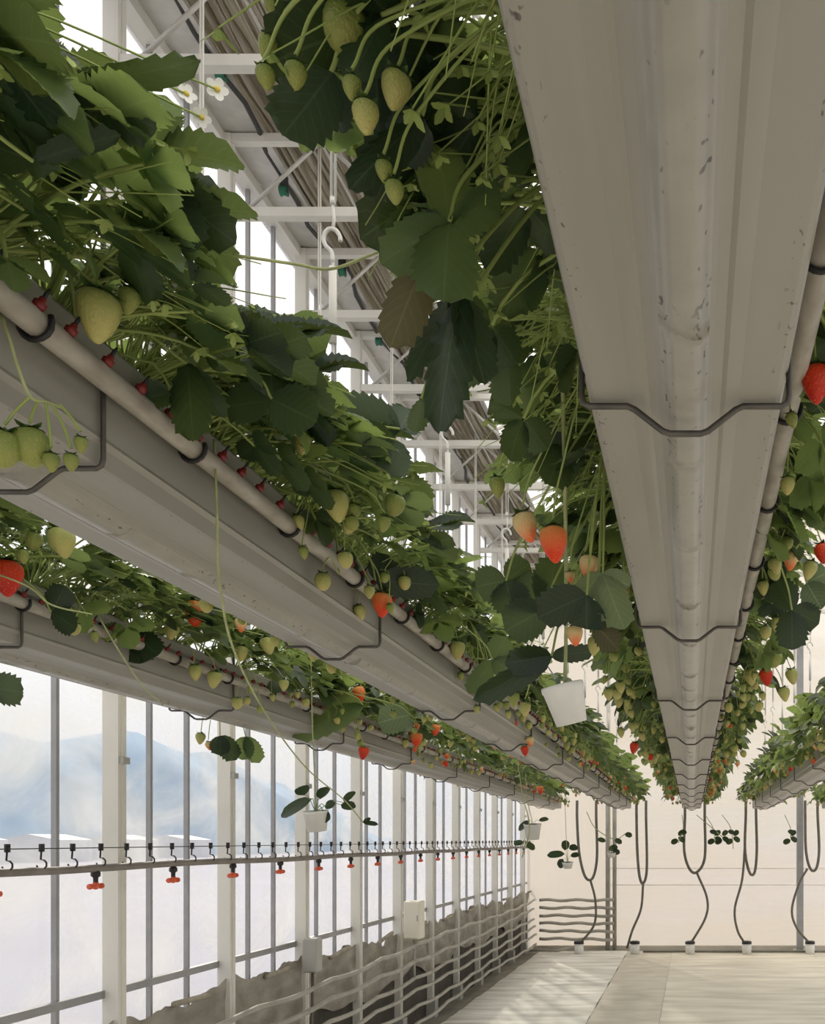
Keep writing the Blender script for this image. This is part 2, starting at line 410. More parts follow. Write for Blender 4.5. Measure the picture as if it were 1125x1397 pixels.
# ------------------------------------------------------------------ steel: wall posts, trusses, curtain
vis = 0
for k, yp in enumerate(POSTS):
    t = thing('wall_post', '', 'post', (XL + .05, yp, 0), 'posts along the film wall')
    if yp < 4:
        t['label'] = 'white steel wall post at the left, near the camera outside the picture'
    else:
        t['label'] = 'white steel post of the left film wall, %s from the left edge' % ORD[vis]; vis += 1
    g = G(); g.box((0, 0, ZE / 2), (.07, .062, ZE)); g.box((.037, 0, ZE / 2), (.006, .018, ZE)); g.build('column', M['white_steel'], t, False)
    g = G(); g.box((0, 0, .09), (.13, .12, .18)); g.build('foot', M['boxgrey'], t, False)
    g = G(); g.box((.045, .0, EYE + .35), (.02, .05, .03)); g.build('bracket', M['boxgrey'], t, False)
hT, hB = EYE + 3.86, EYE + 3.45
vis = 0
for k, yp in enumerate(POSTS):
    t = thing('roof_truss', '', 'truss', (0, yp, hB), 'roof trusses')
    if yp < 3: t['label'] = 'white roof truss overhead near the camera, above the picture'
    else:
        t['label'] = 'white steel roof truss over the left aisle, %s from the camera' % ORD[vis]; vis += 1
    x0, x1 = XL + .08, XR - .05
    g = G(); g.box(((x0 + x1) / 2, 0, hT - hB), (x1 - x0, .045, .045)); g.build('top_chord', M['white_steel'], t, False)
    g = G(); g.box(((x0 + x1) / 2, 0, 0), (x1 - x0, .05, .05)); g.build('bottom_chord', M['white_steel'], t, False)
    n = 16
    for i in range(n):
        xa = x0 + .06 + (x1 - x0 - .1) * i / n; xb = x0 + .06 + (x1 - x0 - .1) * (i + 1) / n
        za, zb = (0, hT - hB) if i % 2 == 0 else (hT - hB, 0)
        g = G(); g.tube([(xa, 0, za), (xb, 0, zb)], .011, 6); g.build('web_rod', M['galv'], t)
# thin horizontal support wires that carry the hanging rods
RX = {'centre': -.009, 'left': -1.035, 'outer': -2.07, 'right': 1.02, 'edge': 2.05}
RN = {'centre': 'centre gutter', 'left': 'near left gutter', 'outer': 'outer left gutter', 'right': 'right gutter', 'edge': 'far right gutter'}
for k, x in RX.items():
    g = G(); g.tube([(x, -1.6, hT + .03), (x, 14.9, hT + .03)], .008, 6)
    tag(g.build('support_wire', M['galv']), 'thin steel wire under the roof above the ' + RN[k], 'wire')
# gathered shade curtain along the eave
g = G(); g.box((XL + .13, 5.5, hT + .045), (.26, 19, .03)); trim(g, M['galv'])
g = G(); r = random.Random(11); ids = []
nx, ny = 34, 90
offs = [r.uniform(-.02, .02) for _ in range(nx + 1)]
for j in range(ny + 1):
    y = Y0 + .3 + (Y1 - .1 - Y0 - .3) * j / ny; row = []
    sag = .035 * abs(sin((y - 4.24) / 1.02 * pi))
    for i in range(nx + 1):
        x = XL + .22 + .50 * i / nx + .012 * sin(y * 2.3 + i) + .01 * r.random()
        z = hT + .035 + (.045 if i % 2 else 0) + offs[i] + .012 * sin(y * 3 + i * 1.7) - sag * (.3 + i / nx * .4) + .05
        row.append(g.add((x, y, z)))
    ids.append(row)
for j in range(ny):
    for i in range(nx): g.face((ids[j][i], ids[j][i + 1], ids[j + 1][i + 1], ids[j + 1][i]))
t = tag(g.build('shade_curtain', M['curtain'], smooth=False), 'gathered grey brown shade curtain running under the eave of the left wall', 'curtain')
g = G(); g.tube([(-1.88, Y0, hT + .06), (-1.88, Y1, hT + .06)], .022, 8); g.build('curtain_bar', M['boxgrey'], t)
g = G(); pts = [(XL + .23 + .03 * sin(y * 4.1) + .02 * sin(y * 9), y, hT + .02 + .02 * sin(y * 6)) for y in [Y0 + .2 * i for i in range(94)]]
g.tube(pts, .014, 5); tag(g.build('curtain_cable', M['cable']), 'dark drooping cable along the outer edge of the shade curtain', 'cable')
for k, y in enumerate((4.05, 4.75, 5.6, 6.4, 7.3, 8.3)):
    t = thing('pulley', 'small green pulley under the shade curtain, %s from the camera' % ORD[k], 'pulley', (XL + .22 + .05 * (k % 2), y, hT - .05), 'curtain pulleys')
    g = G(); g.lathe([(0, -.02), (.03, -.02), (.024, -.005), (.024, .005), (.03, .02), (0, .02)], 12, 0, Matrix.Rotation(pi / 2, 4, 'Y')); g.build('wheel', M['pulley'], t)
    g = G(); g.box((0, 0, .035), (.05, .012, .09)); g.build('bracket', M['cable'], t, False)

# ------------------------------------------------------------------ gutters, drip pipes, hangers
GY0, GY1 = -1.2, 14.15
HALF = [(-.137, .178), (-.129, .178), (-.128, .045), (-.134, .036), (-.127, .028), (-.124, .0), (-.118, -.002), (-.070, -.002), (-.052, -.006), (-.046, -.004), (-.034, -.008), (-.028, -.012)]
FILM = [(-.028, -.012), (-.023, -.016), (-.019, -.022), (-.010, -.026), (0, -.027)]


def row_mesh(prof, y0, y1, ny, x, fn=None):
    g = G(); ids = []
    for j in range(ny + 1):
        y = y0 + (y1 - y0) * j / ny
        ids.append([g.add((x + (p[0]), y, gz(y) + p[1] + (fn(p, y) if fn else 0)), (.5, .5), abs(p[0]) / .14) for p in prof])
    for a, b in zip(ids, ids[1:]):
        for k in range(len(prof) - 1): g.face((a[k], b[k], b[k + 1], a[k + 1]))
    return g


HANG = {'centre': [1.25 * n for n in range(0, 12)], 'left': [1.455 + 1.29 * n for n in range(-1, 10)],
        'outer': [2.75 + 1.27 * n for n in range(-2, 9)], 'right': [1.9 + 1.27 * n for n in range(-1, 10)], 'edge': [2.2 + 1.27 * n for n in range(6, 10)]}
for row, x in RX.items():
    r = random.Random(hash(row) % 1000 if False else len(row) * 7)
    dents = []
    y = .3
    while y < 14:
        dents.append((y, r.uniform(.004, .016), r.uniform(-1, 1))); y += r.uniform(.22, .55)
    t = thing('growing_gutter', {'centre': 'long grey white hanging gutter overhead, running straight to the far wall',
                                 'left': 'grey white hanging gutter left of the centre one, wire cradles below',
                                 'outer': 'outermost left hanging gutter, beside the film wall',
                                 'right': 'hanging gutter right of the centre one, mostly hidden by leaves',
                                 'edge': 'last hanging gutter at the right edge, beyond the right gutter'}[row], 'gutter', (0, 0, 0), 'hanging gutters')
    full = HALF + [(-p[0], p[1]) for p in HALF[::-1]]
    ny = 60
    pr = HALF
    g = row_mesh(HALF, GY0, GY1, ny, x); a = row_mesh([(-p[0], p[1]) for p in HALF[::-1]], GY0, GY1, ny, x)
    n0 = len(g.v); g.v += a.v; g.uv += a.uv; g.t += a.t
    for f in a.f: g.face([i + n0 for i in f])
    for yy, fl in ((GY0, 0), (GY1, 1)):     # end caps
        ring = [g.add((x + p[0], yy, gz(yy) + p[1])) for p in full]
        g.face(ring if fl else ring[::-1])
    o = g.build('trough', M['gutter'], t, False)

    def dent(p, y):
        w = 0
        if abs(p[0]) < .026:
            for dy, dh, sd in dents:
                q = (y - dy + p[0] * .5 * sd + abs(p[0]) * .3) / .010
                if -1.6 < q < 1: w += dh * (1 - abs(q)) * (1 + .8 * sin(p[0] * 130 * sd + dy * 9))
        return w
    prof = FILM + [(-p[0], p[1]) for p in FILM[:-1][::-1]]
    g = row_mesh(prof, GY0, 6.0, 1400 if row in ('centre', 'left') else 300, x, dent)
    b = row_mesh(prof, 6.0, GY1, 120, x); n0 = len(g.v); g.v += b.v; g.uv += b.uv; g.t += b.t
    for f in b.f: g.face([i + n0 for i in f])
    g.build('drain_film', M['gutter_film'], t)
    for sgn in (-1, 1):
        g = G(); pr = [(sgn * .128, .150), (sgn * .139, .150), (sgn * .142, .178), (sgn * .137, .186), (sgn * .120, .184)]
        for y0, y1 in ((GY0, GY1),):
            gg = row_mesh(pr if sgn < 0 else pr[::-1], y0, y1, 40, x)
            gg.build('rim', M['gutter'], t, False)
    g = row_mesh([(.127, .160), (.06, .168), (0, .172), (-.06, .168), (-.127, .160)], GY0, GY1, 60, x); g.build('substrate', M['substrate'], t)
    # drip feed pipe on the right side of the gutter
    t = thing('drip_pipe', 'dirty white drip feed pipe clipped to the right side of the ' + RN[row], 'pipe', (0, 0, 0), 'drip feed pipes')
    g = G(); g.tube([(x + .160, y, gz(y) + .112) for y in [GY0 + .05 + (GY1 - GY0 - .1) * k / 30 for k in range(31)]], .018, 12); g.build('pipe', M['pvc_dirty'], t)
    y = .72 if row != 'left' else 1.27
    cg = G()
    arc = [V((.128, 0, .165))] + [V((.160 + .0225 * cos(a), 0, .112 + .0225 * sin(a))) for a in [radians(q) for q in (200, 225, 250, 270, 290, 315, 340, 365, 385)]]
    cg.tube(arc, .0042, 6); clip_me = cg.mesh('clip', [M['black']])
    while y < 13.9:
        link('clip', clip_me, t, Matrix.Translation((x, y, gz(y)))); y += .4
    dg = G(); ax = V((.55, 0, .83)).normalized(); base = V((.160, 0, .112)) + ax * .016
    Mx = Matrix.Translation(base) @ ax.to_track_quat('Z', 'Y').to_matrix().to_4x4()
    dg.lathe([(0, 0), (.0065, 0), (.0085, .004), (.0085, .010), (.005, .012), (.0042, .017), (0, .017)], 10, 0, Mx); drip_me = dg.mesh('dripper', [M['dripper']])
    sg = G(); sg.lathe([(.0028, .016), (.0026, .024), (.0012, .031), (0, .031)], 6, 0, Mx); spike_me = sg.mesh('spike', [M['black']])
    y0d = {'centre': .7, 'left': 1.0, 'outer': 2.2, 'right': 5.0, 'edge': 10}[row]
    if row in ('centre', 'left', 'outer'):
        for k in range(95):
            y = y0d + .083 * k + rng.uniform(-.012, .012); mx = Matrix.Translation((x, y, gz(y)))
            o = link('dripper', drip_me, t, mx)
            if y < 3.5: link('spike', spike_me, o)
        g = G(); y = y0d + .083 * 95
        while y < 13.9:
            g.lathe([(0, 0), (.0085, .002), (.0085, .010), (0, .018)], 6, 0, Matrix.Translation((x, y, gz(y))) @ Mx); y += .09
        o = g.build('distant_drippers', M['dripper'], t); o['kind'] = 'stuff'
    # wire cradles and the rods that carry them
    wire = [(-.136, .52), (-.136, .006), (-.1335, -.004), (-.126, -.0085), (-.076, -.0085), (-.066, -.013), (-.03, -.041), (-.02, -.0445), (.02, -.0445), (.03, -.041), (.066, -.013), (.076, -.0085), (.126, -.0085), (.1335, -.004), (.136, .006), (.136, .52)]
    hg = G(); hg.tube([(0, 0, .72)] + [(p[0], 0, p[1]) for p in wire] + [(0, 0, .72)], .0042, 8); cradle_me = hg.mesh('cradle_wire', [M['wire']])
    eg = G(); eg.tube([(.012 * cos(a), 0, .728 + .012 * sin(a)) for a in [2 * pi * k / 10 for k in range(11)]], .0035, 6); eye_me = eg.mesh('eye', [M['galv']])
    seen = 0
    for y in HANG[row]:
        if y > 14.1: continue
        lab = 'bent dark wire cradle under the %s, %s from the camera' % (RN[row], ORD[seen]); seen += 1
        t = thing('wire_hanger', lab, 'hanger', (x, y, gz(y)), 'wire cradles')
        link('cradle_wire', cradle_me, t); link('eye', eye_me, t)
        if row in ('edge',): continue
        z0 = gz(y) + .745
        t = thing('suspension_rod', 'thin white rod with hook hanging over the %s, %s from the camera' % (RN[row], ORD[seen - 1]), 'rod', (x, y, z0), 'hanging rods')
        zt = hT + .03 - z0
        g = G(); g.tube([(0, 0, 0), (0, 0, .14)], .005, 6); g.tube([(0, 0, .32), (0, 0, .36)], .005, 6); g.build('lower_rod', M['galv'], t)
        g = G(); g.tube([(0, 0, .12), (0, 0, .34)], .011, 10); g.build('turnbuckle', M['white_steel'], t)
        hk = [(0, 0, .355), (-.004, 0, .385), (-.022, 0, .405), (-.026, 0, .43), (-.012, 0, .45), (.008, 0, .447), (.02, 0, .43), (.022, 0, .415)]
        g = G(); g.tube(spline(hk, 4), .006, 8); g.build('hook', M['white_steel'], t)
        g = G(); g.tube([(0, 0, .447), (.004, 0, .48), (0, 0, .52)], .005, 6); g.tube([(0, 0, .52), (0, 0, .54)], .009, 8)
        g.tube([(-.004, 0, .53), (-.004, 0, zt)], .0045, 6); g.tube([(.007, 0, .53), (.007, 0, zt)], .0045, 6); g.build('upper_rod', M['white_steel'], t)

# ------------------------------------------------------------------ plant building blocks
def ortho(d, n):
    n = n - d * n.dot(d)
    return n.normalized() if n.length > 1e-5 else d.orthogonal().normalized()


def leaflet(g, base, d, n, L, Wd, lod, cup, droop, tint, mi=0, r=None):
    d = d.normalized(); n = ortho(d, n); s = d.cross(n)
    nt = (15, 6, 3)[lod]; cols = ((-1, -.68, -.34, 0, .34, .68, 1), (-1, -.5, 0, .5, 1), (-1, 0, 1))[lod]
    ids = []
    for i in range(nt + 1):
        t = i / nt
        w = Wd / 2 * max(0.0, 1 - (abs(2 * t - 1.08) / 1.08) ** 2.4) ** .62
        if i == nt: w *= .42
        if i == 0: w = Wd * .03
        row = []
        for u in cols:
            uu = u; tt = t
            if lod == 0 and abs(u) == 1 and 2 <= i < nt:
                uu = u * (1.05 if i % 2 else .90); tt = t + (.035 if i % 2 else -.01)
            if lod == 0 and i == nt and abs(u) < 1: tt += .03 * (1 - abs(u))
            h = cup * (abs(uu) ** 1.3) * w - droop * L * tt * tt
            if lod == 0: h += .0022 * sin((7 * t - 2.2 * abs(u)) * 2 * pi) * abs(u) ** .5 * (L / .09)
            row.append(g.add(base + d * (L * tt) + s * (uu * w) + n * h, (u * .5 + .5, t), tint))
        ids.append(row)
    for a, b in zip(ids, ids[1:]):
        for k in range(len(cols) - 1): g.face((a[k], a[k + 1], b[k + 1], b[k]), mi)


def compound(g, base, d, n, size, lod, tint, r, mi=0):
    d = d.normalized(); n = ortho(d, n)
    for k, ang in enumerate((0, r.uniform(68, 88), -r.uniform(68, 88))):
        q = Matrix.Rotation(radians(ang), 3, n) @ d
        nn = (n + q * r.uniform(-.25, .35) + d.cross(n) * r.uniform(-.25, .25)).normalized()
        L = size * (1.0 if k == 0 else .93) * r.uniform(.93, 1.07)
        leaflet(g, base + q * size * .06, q, nn, L, L * r.uniform(.78, .92), lod, r.uniform(.05, .5), r.uniform(-.05, .35), min(1, max(0, tint + r.uniform(-.1, .1))), mi)


def foliage_mesh(seed, lod, nl, sz, hang, ns=0):
    """crown at the origin, +x points out over the gutter edge"""
    r = random.Random(seed); g = G()
    for i in range(nl):
        kind = r.random()
        if kind < hang:       # hanging over the rim
            az = r.uniform(-55, 55); el = r.uniform(20, 45); ln = r.uniform(.20, .30); bend = r.uniform(1.3, 2.0)
        elif kind < .62:     # reaching out
            az = r.uniform(-65, 65); el = r.uniform(18, 50); ln = r.uniform(.19, .30); bend = r.uniform(.3, .9)
        else:                # upright
            az = r.uniform(-130, 130); el = r.uniform(52, 85); ln = r.uniform(.16, .30); bend = r.uniform(.2, .8)
        ln *= 1 - .3 * abs(az) / 140
        n = (8, 6, 4)[lod]; p = V((r.uniform(-.02, .03), r.uniform(-.03, .03), 0)); pts = [p.copy()]
        a = radians(az); e = radians(el); tot = bend * r.uniform(.8, 1.2)
        for k in range(n):
            d = V((cos(e) * cos(a), cos(e) * sin(a), sin(e)))
            p = p + d * (ln / n)
            if p.x < .09 and p.z < .02: p.z = .02 + .01 * r.random()
            pts.append(p.copy()); e -= tot / n; a += r.uniform(-.06, .06)
        rad = .0030 if lod < 2 else .003
        g.tube(pts, [rad * (1.15 - .35 * k / n) for k in range(n + 1)], (6, 4, 3)[lod], 1, r.uniform(.2, .95), False)
        d = (pts[-1] - pts[-2]).normalized()
        nrm = V((r.uniform(-.3, .7), r.uniform(-.6, .6), 1.0))
        d2 = (d + V((cos(a), sin(a), 0)) * .35 + V((0, 0, r.uniform(-.6, .2)))).normalized()
        compound(g, pts[-1], d2, nrm, sz * r.uniform(.55, 1.15), lod, r.betavariate(1.2, 1.4), r)
    for i in range(ns if ns else (15, 10, 4)[lod]):       # bare runners and spent fruit stalks
        a = radians(r.uniform(-70, 70)); q = V((cos(a), sin(a), 0)); ln = r.uniform(.16, .34)
        ez = r.uniform(-.05, .13) if hang > .1 else r.uniform(.02, .16)
        end = q * ln + V((r.uniform(-.03, .03), r.uniform(-.05, .05), ez))
        if end.x < .1: end.z = max(end.z, .04)
        pts = spline([(0, 0, r.uniform(0, .02)), q * .09 + V((0, 0, r.uniform(.045, .075))), q * ln * .62 + V((0, r.uniform(-.03, .03), .055 + .6 * max(0, ez))), end], (6, 3, 2)[lod])
        rr = (.0024 if lod < 2 else .0027) * r.uniform(.7, 1.15); m = len(pts) - 1
        g.tube(pts, [rr * (1 - .65 * k / m) for k in range(m + 1)], (5, 4, 3)[lod], 1, r.uniform(.45, 1), False)
        if lod < 2 and r.random() < .55:     # a bud with its small sepals at the end of the stalk
            d = V((r.uniform(-.5, .5), r.uniform(-.5, .5), -1)).normalized(); n0 = d.orthogonal().normalized()
            for k in range(4):
                leaflet(g, pts[-1], (Matrix.Rotation(k * pi / 2, 3, d) @ n0) * .8 + d * .7, d, r.uniform(.010, .02), .009, 2, .2, 0, r.uniform(.3, .9), 1)
    return g.mesh('foliage', [M['leaf'], M['stem']])


def truss_mesh(seed, lod):
    r = random.Random(seed); g = G(); tips = []
    a0 = radians(r.uniform(-35, 35)); out = r.uniform(.12, .22); drop = r.uniform(-.12, -.03)
    end = V((out * cos(a0), out * sin(a0), drop + .04))
    path = spline([(0, 0, 0), (.06 * cos(a0), .06 * sin(a0), .06), (out * .75 * cos(a0), out * .75 * sin(a0), .055), end], (6, 4, 2)[lod])
    g.tube(path, .0023 if lod < 2 else .0028, (6, 4, 3)[lod], 0, .6, False)
    nb = r.randint(2, 5)
    for k in range(nb):
        st = path[max(2, len(path) - 1 - (k * len(path)) // (nb * 2))]
        tip = end + V((r.uniform(-.05, .07), r.uniform(-.09, .09), -r.uniform(.01, .10)))
        mid = (st + tip) / 2 + V((r.uniform(-.01, .02), r.uniform(-.02, .02), .03))
        g.tube(spline([st, mid, tip + V((0, 0, .012)), tip], (5, 3, 2)[lod]), .0014 if lod < 2 else .002, (5, 3, 3)[lod], 0, .7, False)
        tips.append(tip)
    return g.mesh('fruit_stalk', [M['stem']]), tips


BP = [(0, 0), (.14, -.005), (.27, -.035), (.36, -.10), (.405, -.20), (.41, -.32), (.38, -.46), (.32, -.61), (.245, -.75), (.16, -.88), (.08, -.965), (0, -1.0)]
RP = [(0, 0), (.18, -.01), (.33, -.07), (.43, -.2), (.455, -.38), (.43, -.56), (.36, -.73), (.25, -.88), (.12, -.97), (0, -1.0)]
LP = [(0, 0), (.30, -.06), (.40, -.28), (.30, -.65), (.10, -.95), (0, -1.0)]


def berry_me(kind, prof, n, squash=1.0):
    g = G(); g.lathe(prof, n, 0, Matrix.Scale(squash, 4, (0, 1, 0)))
    return g.mesh('strawberry', [M[kind]])


KINDS = ('green', 'pale', 'peach', 'turning', 'red')
BM = {k: [berry_me(k, BP, 16, .94), berry_me(k, RP, 16, 1.0)] for k in KINDS}
BL = {k: berry_me(k, LP, 8) for k in KINDS}


def calyx_me():
    g = G(); r = random.Random(2); n = 8
    for k in range(n):
        a = 2 * pi * k / n + r.uniform(-.1, .1); L = r.uniform(.34, .46)
        c, s = cos(a), sin(a); w = .10
        pr = [(0, .0, .025), (.16, w, .03), (.3, w * .8, -.01 if k % 2 else .05), (L, 0, -.06 if k % 2 else .12)]
        i0 = g.add((0, 0, .02)); prev = None
        l1 = g.add((.16 * c - w * s, .16 * s + w * c, .03)); r1 = g.add((.16 * c + w * s, .16 * s - w * c, .03)); m1 = g.add((.16 * c, .16 * s, .055))
        l2 = g.add((.30 * c - w * .8 * s, .30 * s + w * .8 * c, pr[2][2])); r2 = g.add((.30 * c + w * .8 * s, .30 * s - w * .8 * c, pr[2][2])); m2 = g.add((.30 * c, .30 * s, pr[2][2] + .025))
        tp = g.add((L * c, L * s, pr[3][2]))
        for f in ((i0, m1, l1), (i0, r1, m1), (l1, m1, m2, l2), (m1, r1, r2, m2), (l2, m2, tp), (m2, r2, tp)): g.face(f)
    g.tube([(0, 0, .0), (0, 0, .12)], .035, 6)
    return g.mesh('calyx', [M['calyx']], False)


CAL = calyx_me()


def flower_me(part):
    g = G()
    if part:
        g.lathe([(0, .012), (.12, .01), (.17, .05), (.1, .12), (0, .14)], 10)
        return g.mesh('flower_centre', [M['pollen']])
    for k in range(5):
        a = 2 * pi * k / 5; c, s = cos(a), sin(a); ring = []
        for q in range(9):
            b = 2 * pi * q / 9; u = .36 + .26 * cos(b); v = .24 * sin(b)
            ring.append(g.add((u * c - v * s, u * s + v * c, .03 + .12 * u * u + .04 * cos(b))))
        ce = g.add((.36 * c, .36 * s, .02))
        for q in range(9): g.face((ce, ring[q], ring[(q + 1) % 9]))
    return g.mesh('flower', [M['petal']])


FLM, FLC = flower_me(0), flower_me(1)
FOL = {h: [[foliage_mesh(100 + i + int(h * 90), 0, 14, .082, h) for i in range(7)], [foliage_mesh(200 + i + int(h * 90), 1, 15, .085, h) for i in range(6)], [foliage_mesh(300 + i + int(h * 90), 2, 14, .10, h) for i in range(5)]] for h in (.16, .04)}
FOLS = [foliage_mesh(700 + i, 0, 8, .080, .12, 26) for i in range(5)]
HANGY = {'centre': .16, 'left': .04, 'outer': .04, 'right': .16, 'edge': .16}
TRS = [[truss_mesh(400 + 10 * l + i, l) for i in range(6)] for l in range(3)]


def put_berry(t, mx, kind, lod, shape=None, label=None):
    if lod < 2:
        o = link('strawberry', rng.choice(BM[kind]) if shape is None else BM[kind][shape], t, mx)
        link('calyx', CAL, o)
    else:
        o = link('strawberry', BL[kind], t, mx)
    if label: o['label'] = label
    return o


def crown(row, side, y):
    return V((RX[row] + side * .072, y, gz(y) + .172))


def pick_kind(y, only_pale):
    q = rng.random()
    if only_pale: return 'green' if q < .45 else 'pale'
    return 'green' if q < .30 else 'pale' if q < .82 else 'peach' if q < .92 else 'turning' if q < .97 else 'red'


def plant(row, side, y, label, group, lod, ntruss, only_pale, sc=None, nfl=0):
    rot = (0 if side > 0 else pi) + radians(rng.uniform(-14, 14)); s = sc or rng.uniform(.9, 1.12)
    mx = Matrix.Translation(crown(row, side, y)) @ Matrix.Rotation(rot, 4, 'Z') @ Matrix.Diagonal((s, s, s, 1))
    t = thing('strawberry_plant', label, 'plant', group=group, mx=mx)
    link('foliage', rng.choice(FOLS if row == 'centre' and side < 0 and y < 1.7 else FOL[HANGY[row]][lod]), t)
    for k in range(ntruss):
        me, tips = rng.choice(TRS[lod])
        rz = Matrix.Rotation(radians(rng.uniform(-25, 25)), 4, 'Z')
        st = link('fruit_stalk', me, t, rz)
        for tip in tips:
            kd = pick_kind(y, only_pale); L = rng.uniform(.024, .036) if kd == 'green' else rng.uniform(.030, .046)
            R = Matrix.Rotation(rng.uniform(-.35, .35), 4, 'X') @ Matrix.Rotation(rng.uniform(-.35, .35), 4, 'Y') @ Matrix.Rotation(rng.uniform(0, 6), 4, 'Z')
            put_berry(t, rz @ Matrix.Translation(tip) @ R @ Matrix.Scale(L, 4), kd, lod)
    for k in range(nfl):
        p = V((rng.uniform(.03, .22), rng.uniform(-.12, .12), rng.uniform(.06, .24)))
        g = G(); g.tube(spline([(0, 0, 0), p * .6 + V((0, 0, .05)), p], 4), .0016, 4, 0, .6, False); g.build('flower_stalk', M['stem'], t)
        o = link('flower', FLM, t, Matrix.Translation(p) @ Matrix.Rotation(rng.uniform(-1, 1), 4, 'X') @ Matrix.Rotation(rng.uniform(-1, 1), 4, 'Y') @ Matrix.Scale(.034, 4))
        if lod == 0: link('flower_centre', FLC, o)
    return t


def zone(y): return 'near the camera' if y < 2.6 else 'further along' if y < 6 else 'far end'


PLANTS = 0
HERO_Y = {}


def hero(row, side, y, label, berries=(), leaves=(), runners=(), flowers=(), foliage=True, sc=None):
    global PLANTS
    PLANTS += 1
    HERO_Y.setdefault((row, side), []).append(y)
    lod = 0 if y < 3.6 else 1
    rot = 0 if side > 0 else pi; s = sc or 1.0
    mx = Matrix.Translation(crown(row, side, y)) @ Matrix.Rotation(rot, 4, 'Z') @ Matrix.Diagonal((s, s, s, 1)); inv = mx.inverted()
    t = thing('strawberry_plant', label, 'plant', mx=mx)
    if foliage: link('foliage', FOLS[PLANTS % 5] if row == 'centre' and side < 0 and y < 1.7 else FOL[HANGY[row]][lod][PLANTS % len(FOL[HANGY[row]][lod])], t)
    c = crown(row, side, y)

    def over(tip):      # a stalk leaves the crown, clears the rim and comes down to the tip
        e = V((RX[row] + side * .155, y * .6 + tip.y * .4, gz(y) + .225))
        if side * (tip.x - e.x) < .01 or tip.z > e.z - .03: return [c, (c + tip) / 2 + V((0, 0, .05)), tip]
        return [c, e, tip * .8 + e * .2 + V((0, 0, .03)), tip]
    for b in berries:
        px, py, h, kind, D = b[:5]; lab = b[5] if len(b) > 5 else None
        tip = P(px, py - h * .5, D); L = h * D / FPX
        tl = b[6] if len(b) > 6 else rng.uniform(-.25, .25)
        up = [P(*b[7], D), P(b[7][0] * .45 + px * .55, b[7][1] * .6 + (py - h * .5) * .4, D), tip + V((0, 0, .008))] if len(b) > 7 else over(tip + V((0, 0, .008)))
        g = G(); g.tube(spline(up, 8), .0018, 6, 0, .65, False); g.build('fruit_stalk', M['stem'], t, mx=inv)
        put_berry(t, inv @ Matrix.Translation(tip) @ Matrix.Rotation(tl, 4, 'Y') @ Matrix.Rotation(rng.uniform(0, 6), 4, 'Z') @ Matrix.Scale(L, 4), kind, lod, 1 if kind == 'green' and L > .04 else 0, lab)
    for lf in leaves:
        bx, by, D, lts, mt, tint = lf[:6]
        g = G(); base = P(bx, by, D)
        for q in lts:
            tx, ty, wpx = q[:3]; dD = q[3] if len(q) > 3 else 0; roll = q[4] if len(q) > 4 else rng.uniform(-.35, .35)
            tip = P(tx, ty, D + dD); d = tip - base; L = d.length
            n0 = ortho(d.normalized(), -((base + tip) / 2 - V((0, 0, EYE))))
            n0 = Matrix.Rotation(roll, 3, d.normalized()) @ n0
            leaflet(g, base, d, n0, L, wpx * D / FPX, 0, rng.uniform(-.25, .25), rng.uniform(-.12, .15), min(1, max(0, tint + rng.uniform(-.08, .08))))
        g.tube(spline(over(base), 8), .0026, 6, 1, .55, False)
        o = g.build('leaf', [M[mt], M['stem']], t, mx=inv)
    for rn in runners:
        g = G(); pts = [c] + [P(*q) for q in rn] if True else rn
        g.tube(spline(pts, 8), .0022, 6); g.build('runner', M['runner'], t, mx=inv)
    for px, py, h, D in flowers:
        tip = P(px, py, D); g = G(); g.tube(spline(over(tip), 6), .0014, 5, 0, .7, False); g.build('flower_stalk', M['stem'], t, mx=inv)
        vd = (V((0, 0, EYE)) - tip).normalized() + V((rng.uniform(-.5, .5), 0, rng.uniform(0, .8)))
        o = link('flower', FLM, t, inv @ Matrix.Translation(tip) @ vd.to_track_quat('Z', 'Y').to_matrix().to_4x4() @ Matrix.Scale(h * D / FPX, 4)); link('flower_centre', FLC, o)
    return t


# ------------------------------------------------------------------ the plants one can point to
hero('centre', -1, .72, 'strawberry plant left of centre gutter, large green berry at the top edge',
     [(475, 40, 64, 'green', .92, 'large pale green berry at the top'), (372, 12, 32, 'green', .92), (367, 66, 32, 'green', .92), (360, 108, 32, 'green', .9), (403, 105, 36, 'green', .9)],
     [(452, 98, .93, [(388, 188, 88, 0, .3), (462, 180, 60, .03, .8)], 'leaf_dark', .55), (430, 60, .98, [(380, 100, 70, .05), (470, 130, 60, 0)], 'leaf', .35)])
hero('centre', -1, .90, 'strawberry plant left of the centre gutter with a row of hanging yellow green berries',
     [(480, 122, 32, 'green', .9), (543, 126, 50, 'pale', .92), (498, 162, 44, 'pale', .9), (523, 236, 30, 'green', .95), (537, 264, 32, 'green', .95)],
     [(575, 158, .97, [(478, 252, 62, -.03, .7), (540, 215, 70, .04, .2)], 'leaf_dark', .25), (520, 20, .92, [(480, 120, 60, 0, .4)], 'leaf_dark', .6), (590, 40, 1.0, [(560, 110, 70), (640, 90, 70, .05), (600, -30, 70)], 'leaf_dark', .3)])
hero('centre', -1, 1.08, 'strawberry plant left of the centre gutter with one broad light green three part leaf',
     [], [(612, 304, 1.02, [(604, 398, 92, -.02, .1), (518, 352, 70, 0, -.5), (598, 196, 78, .06, .3), (686, 268, 62, .05, .5)], 'leaf', .62)])
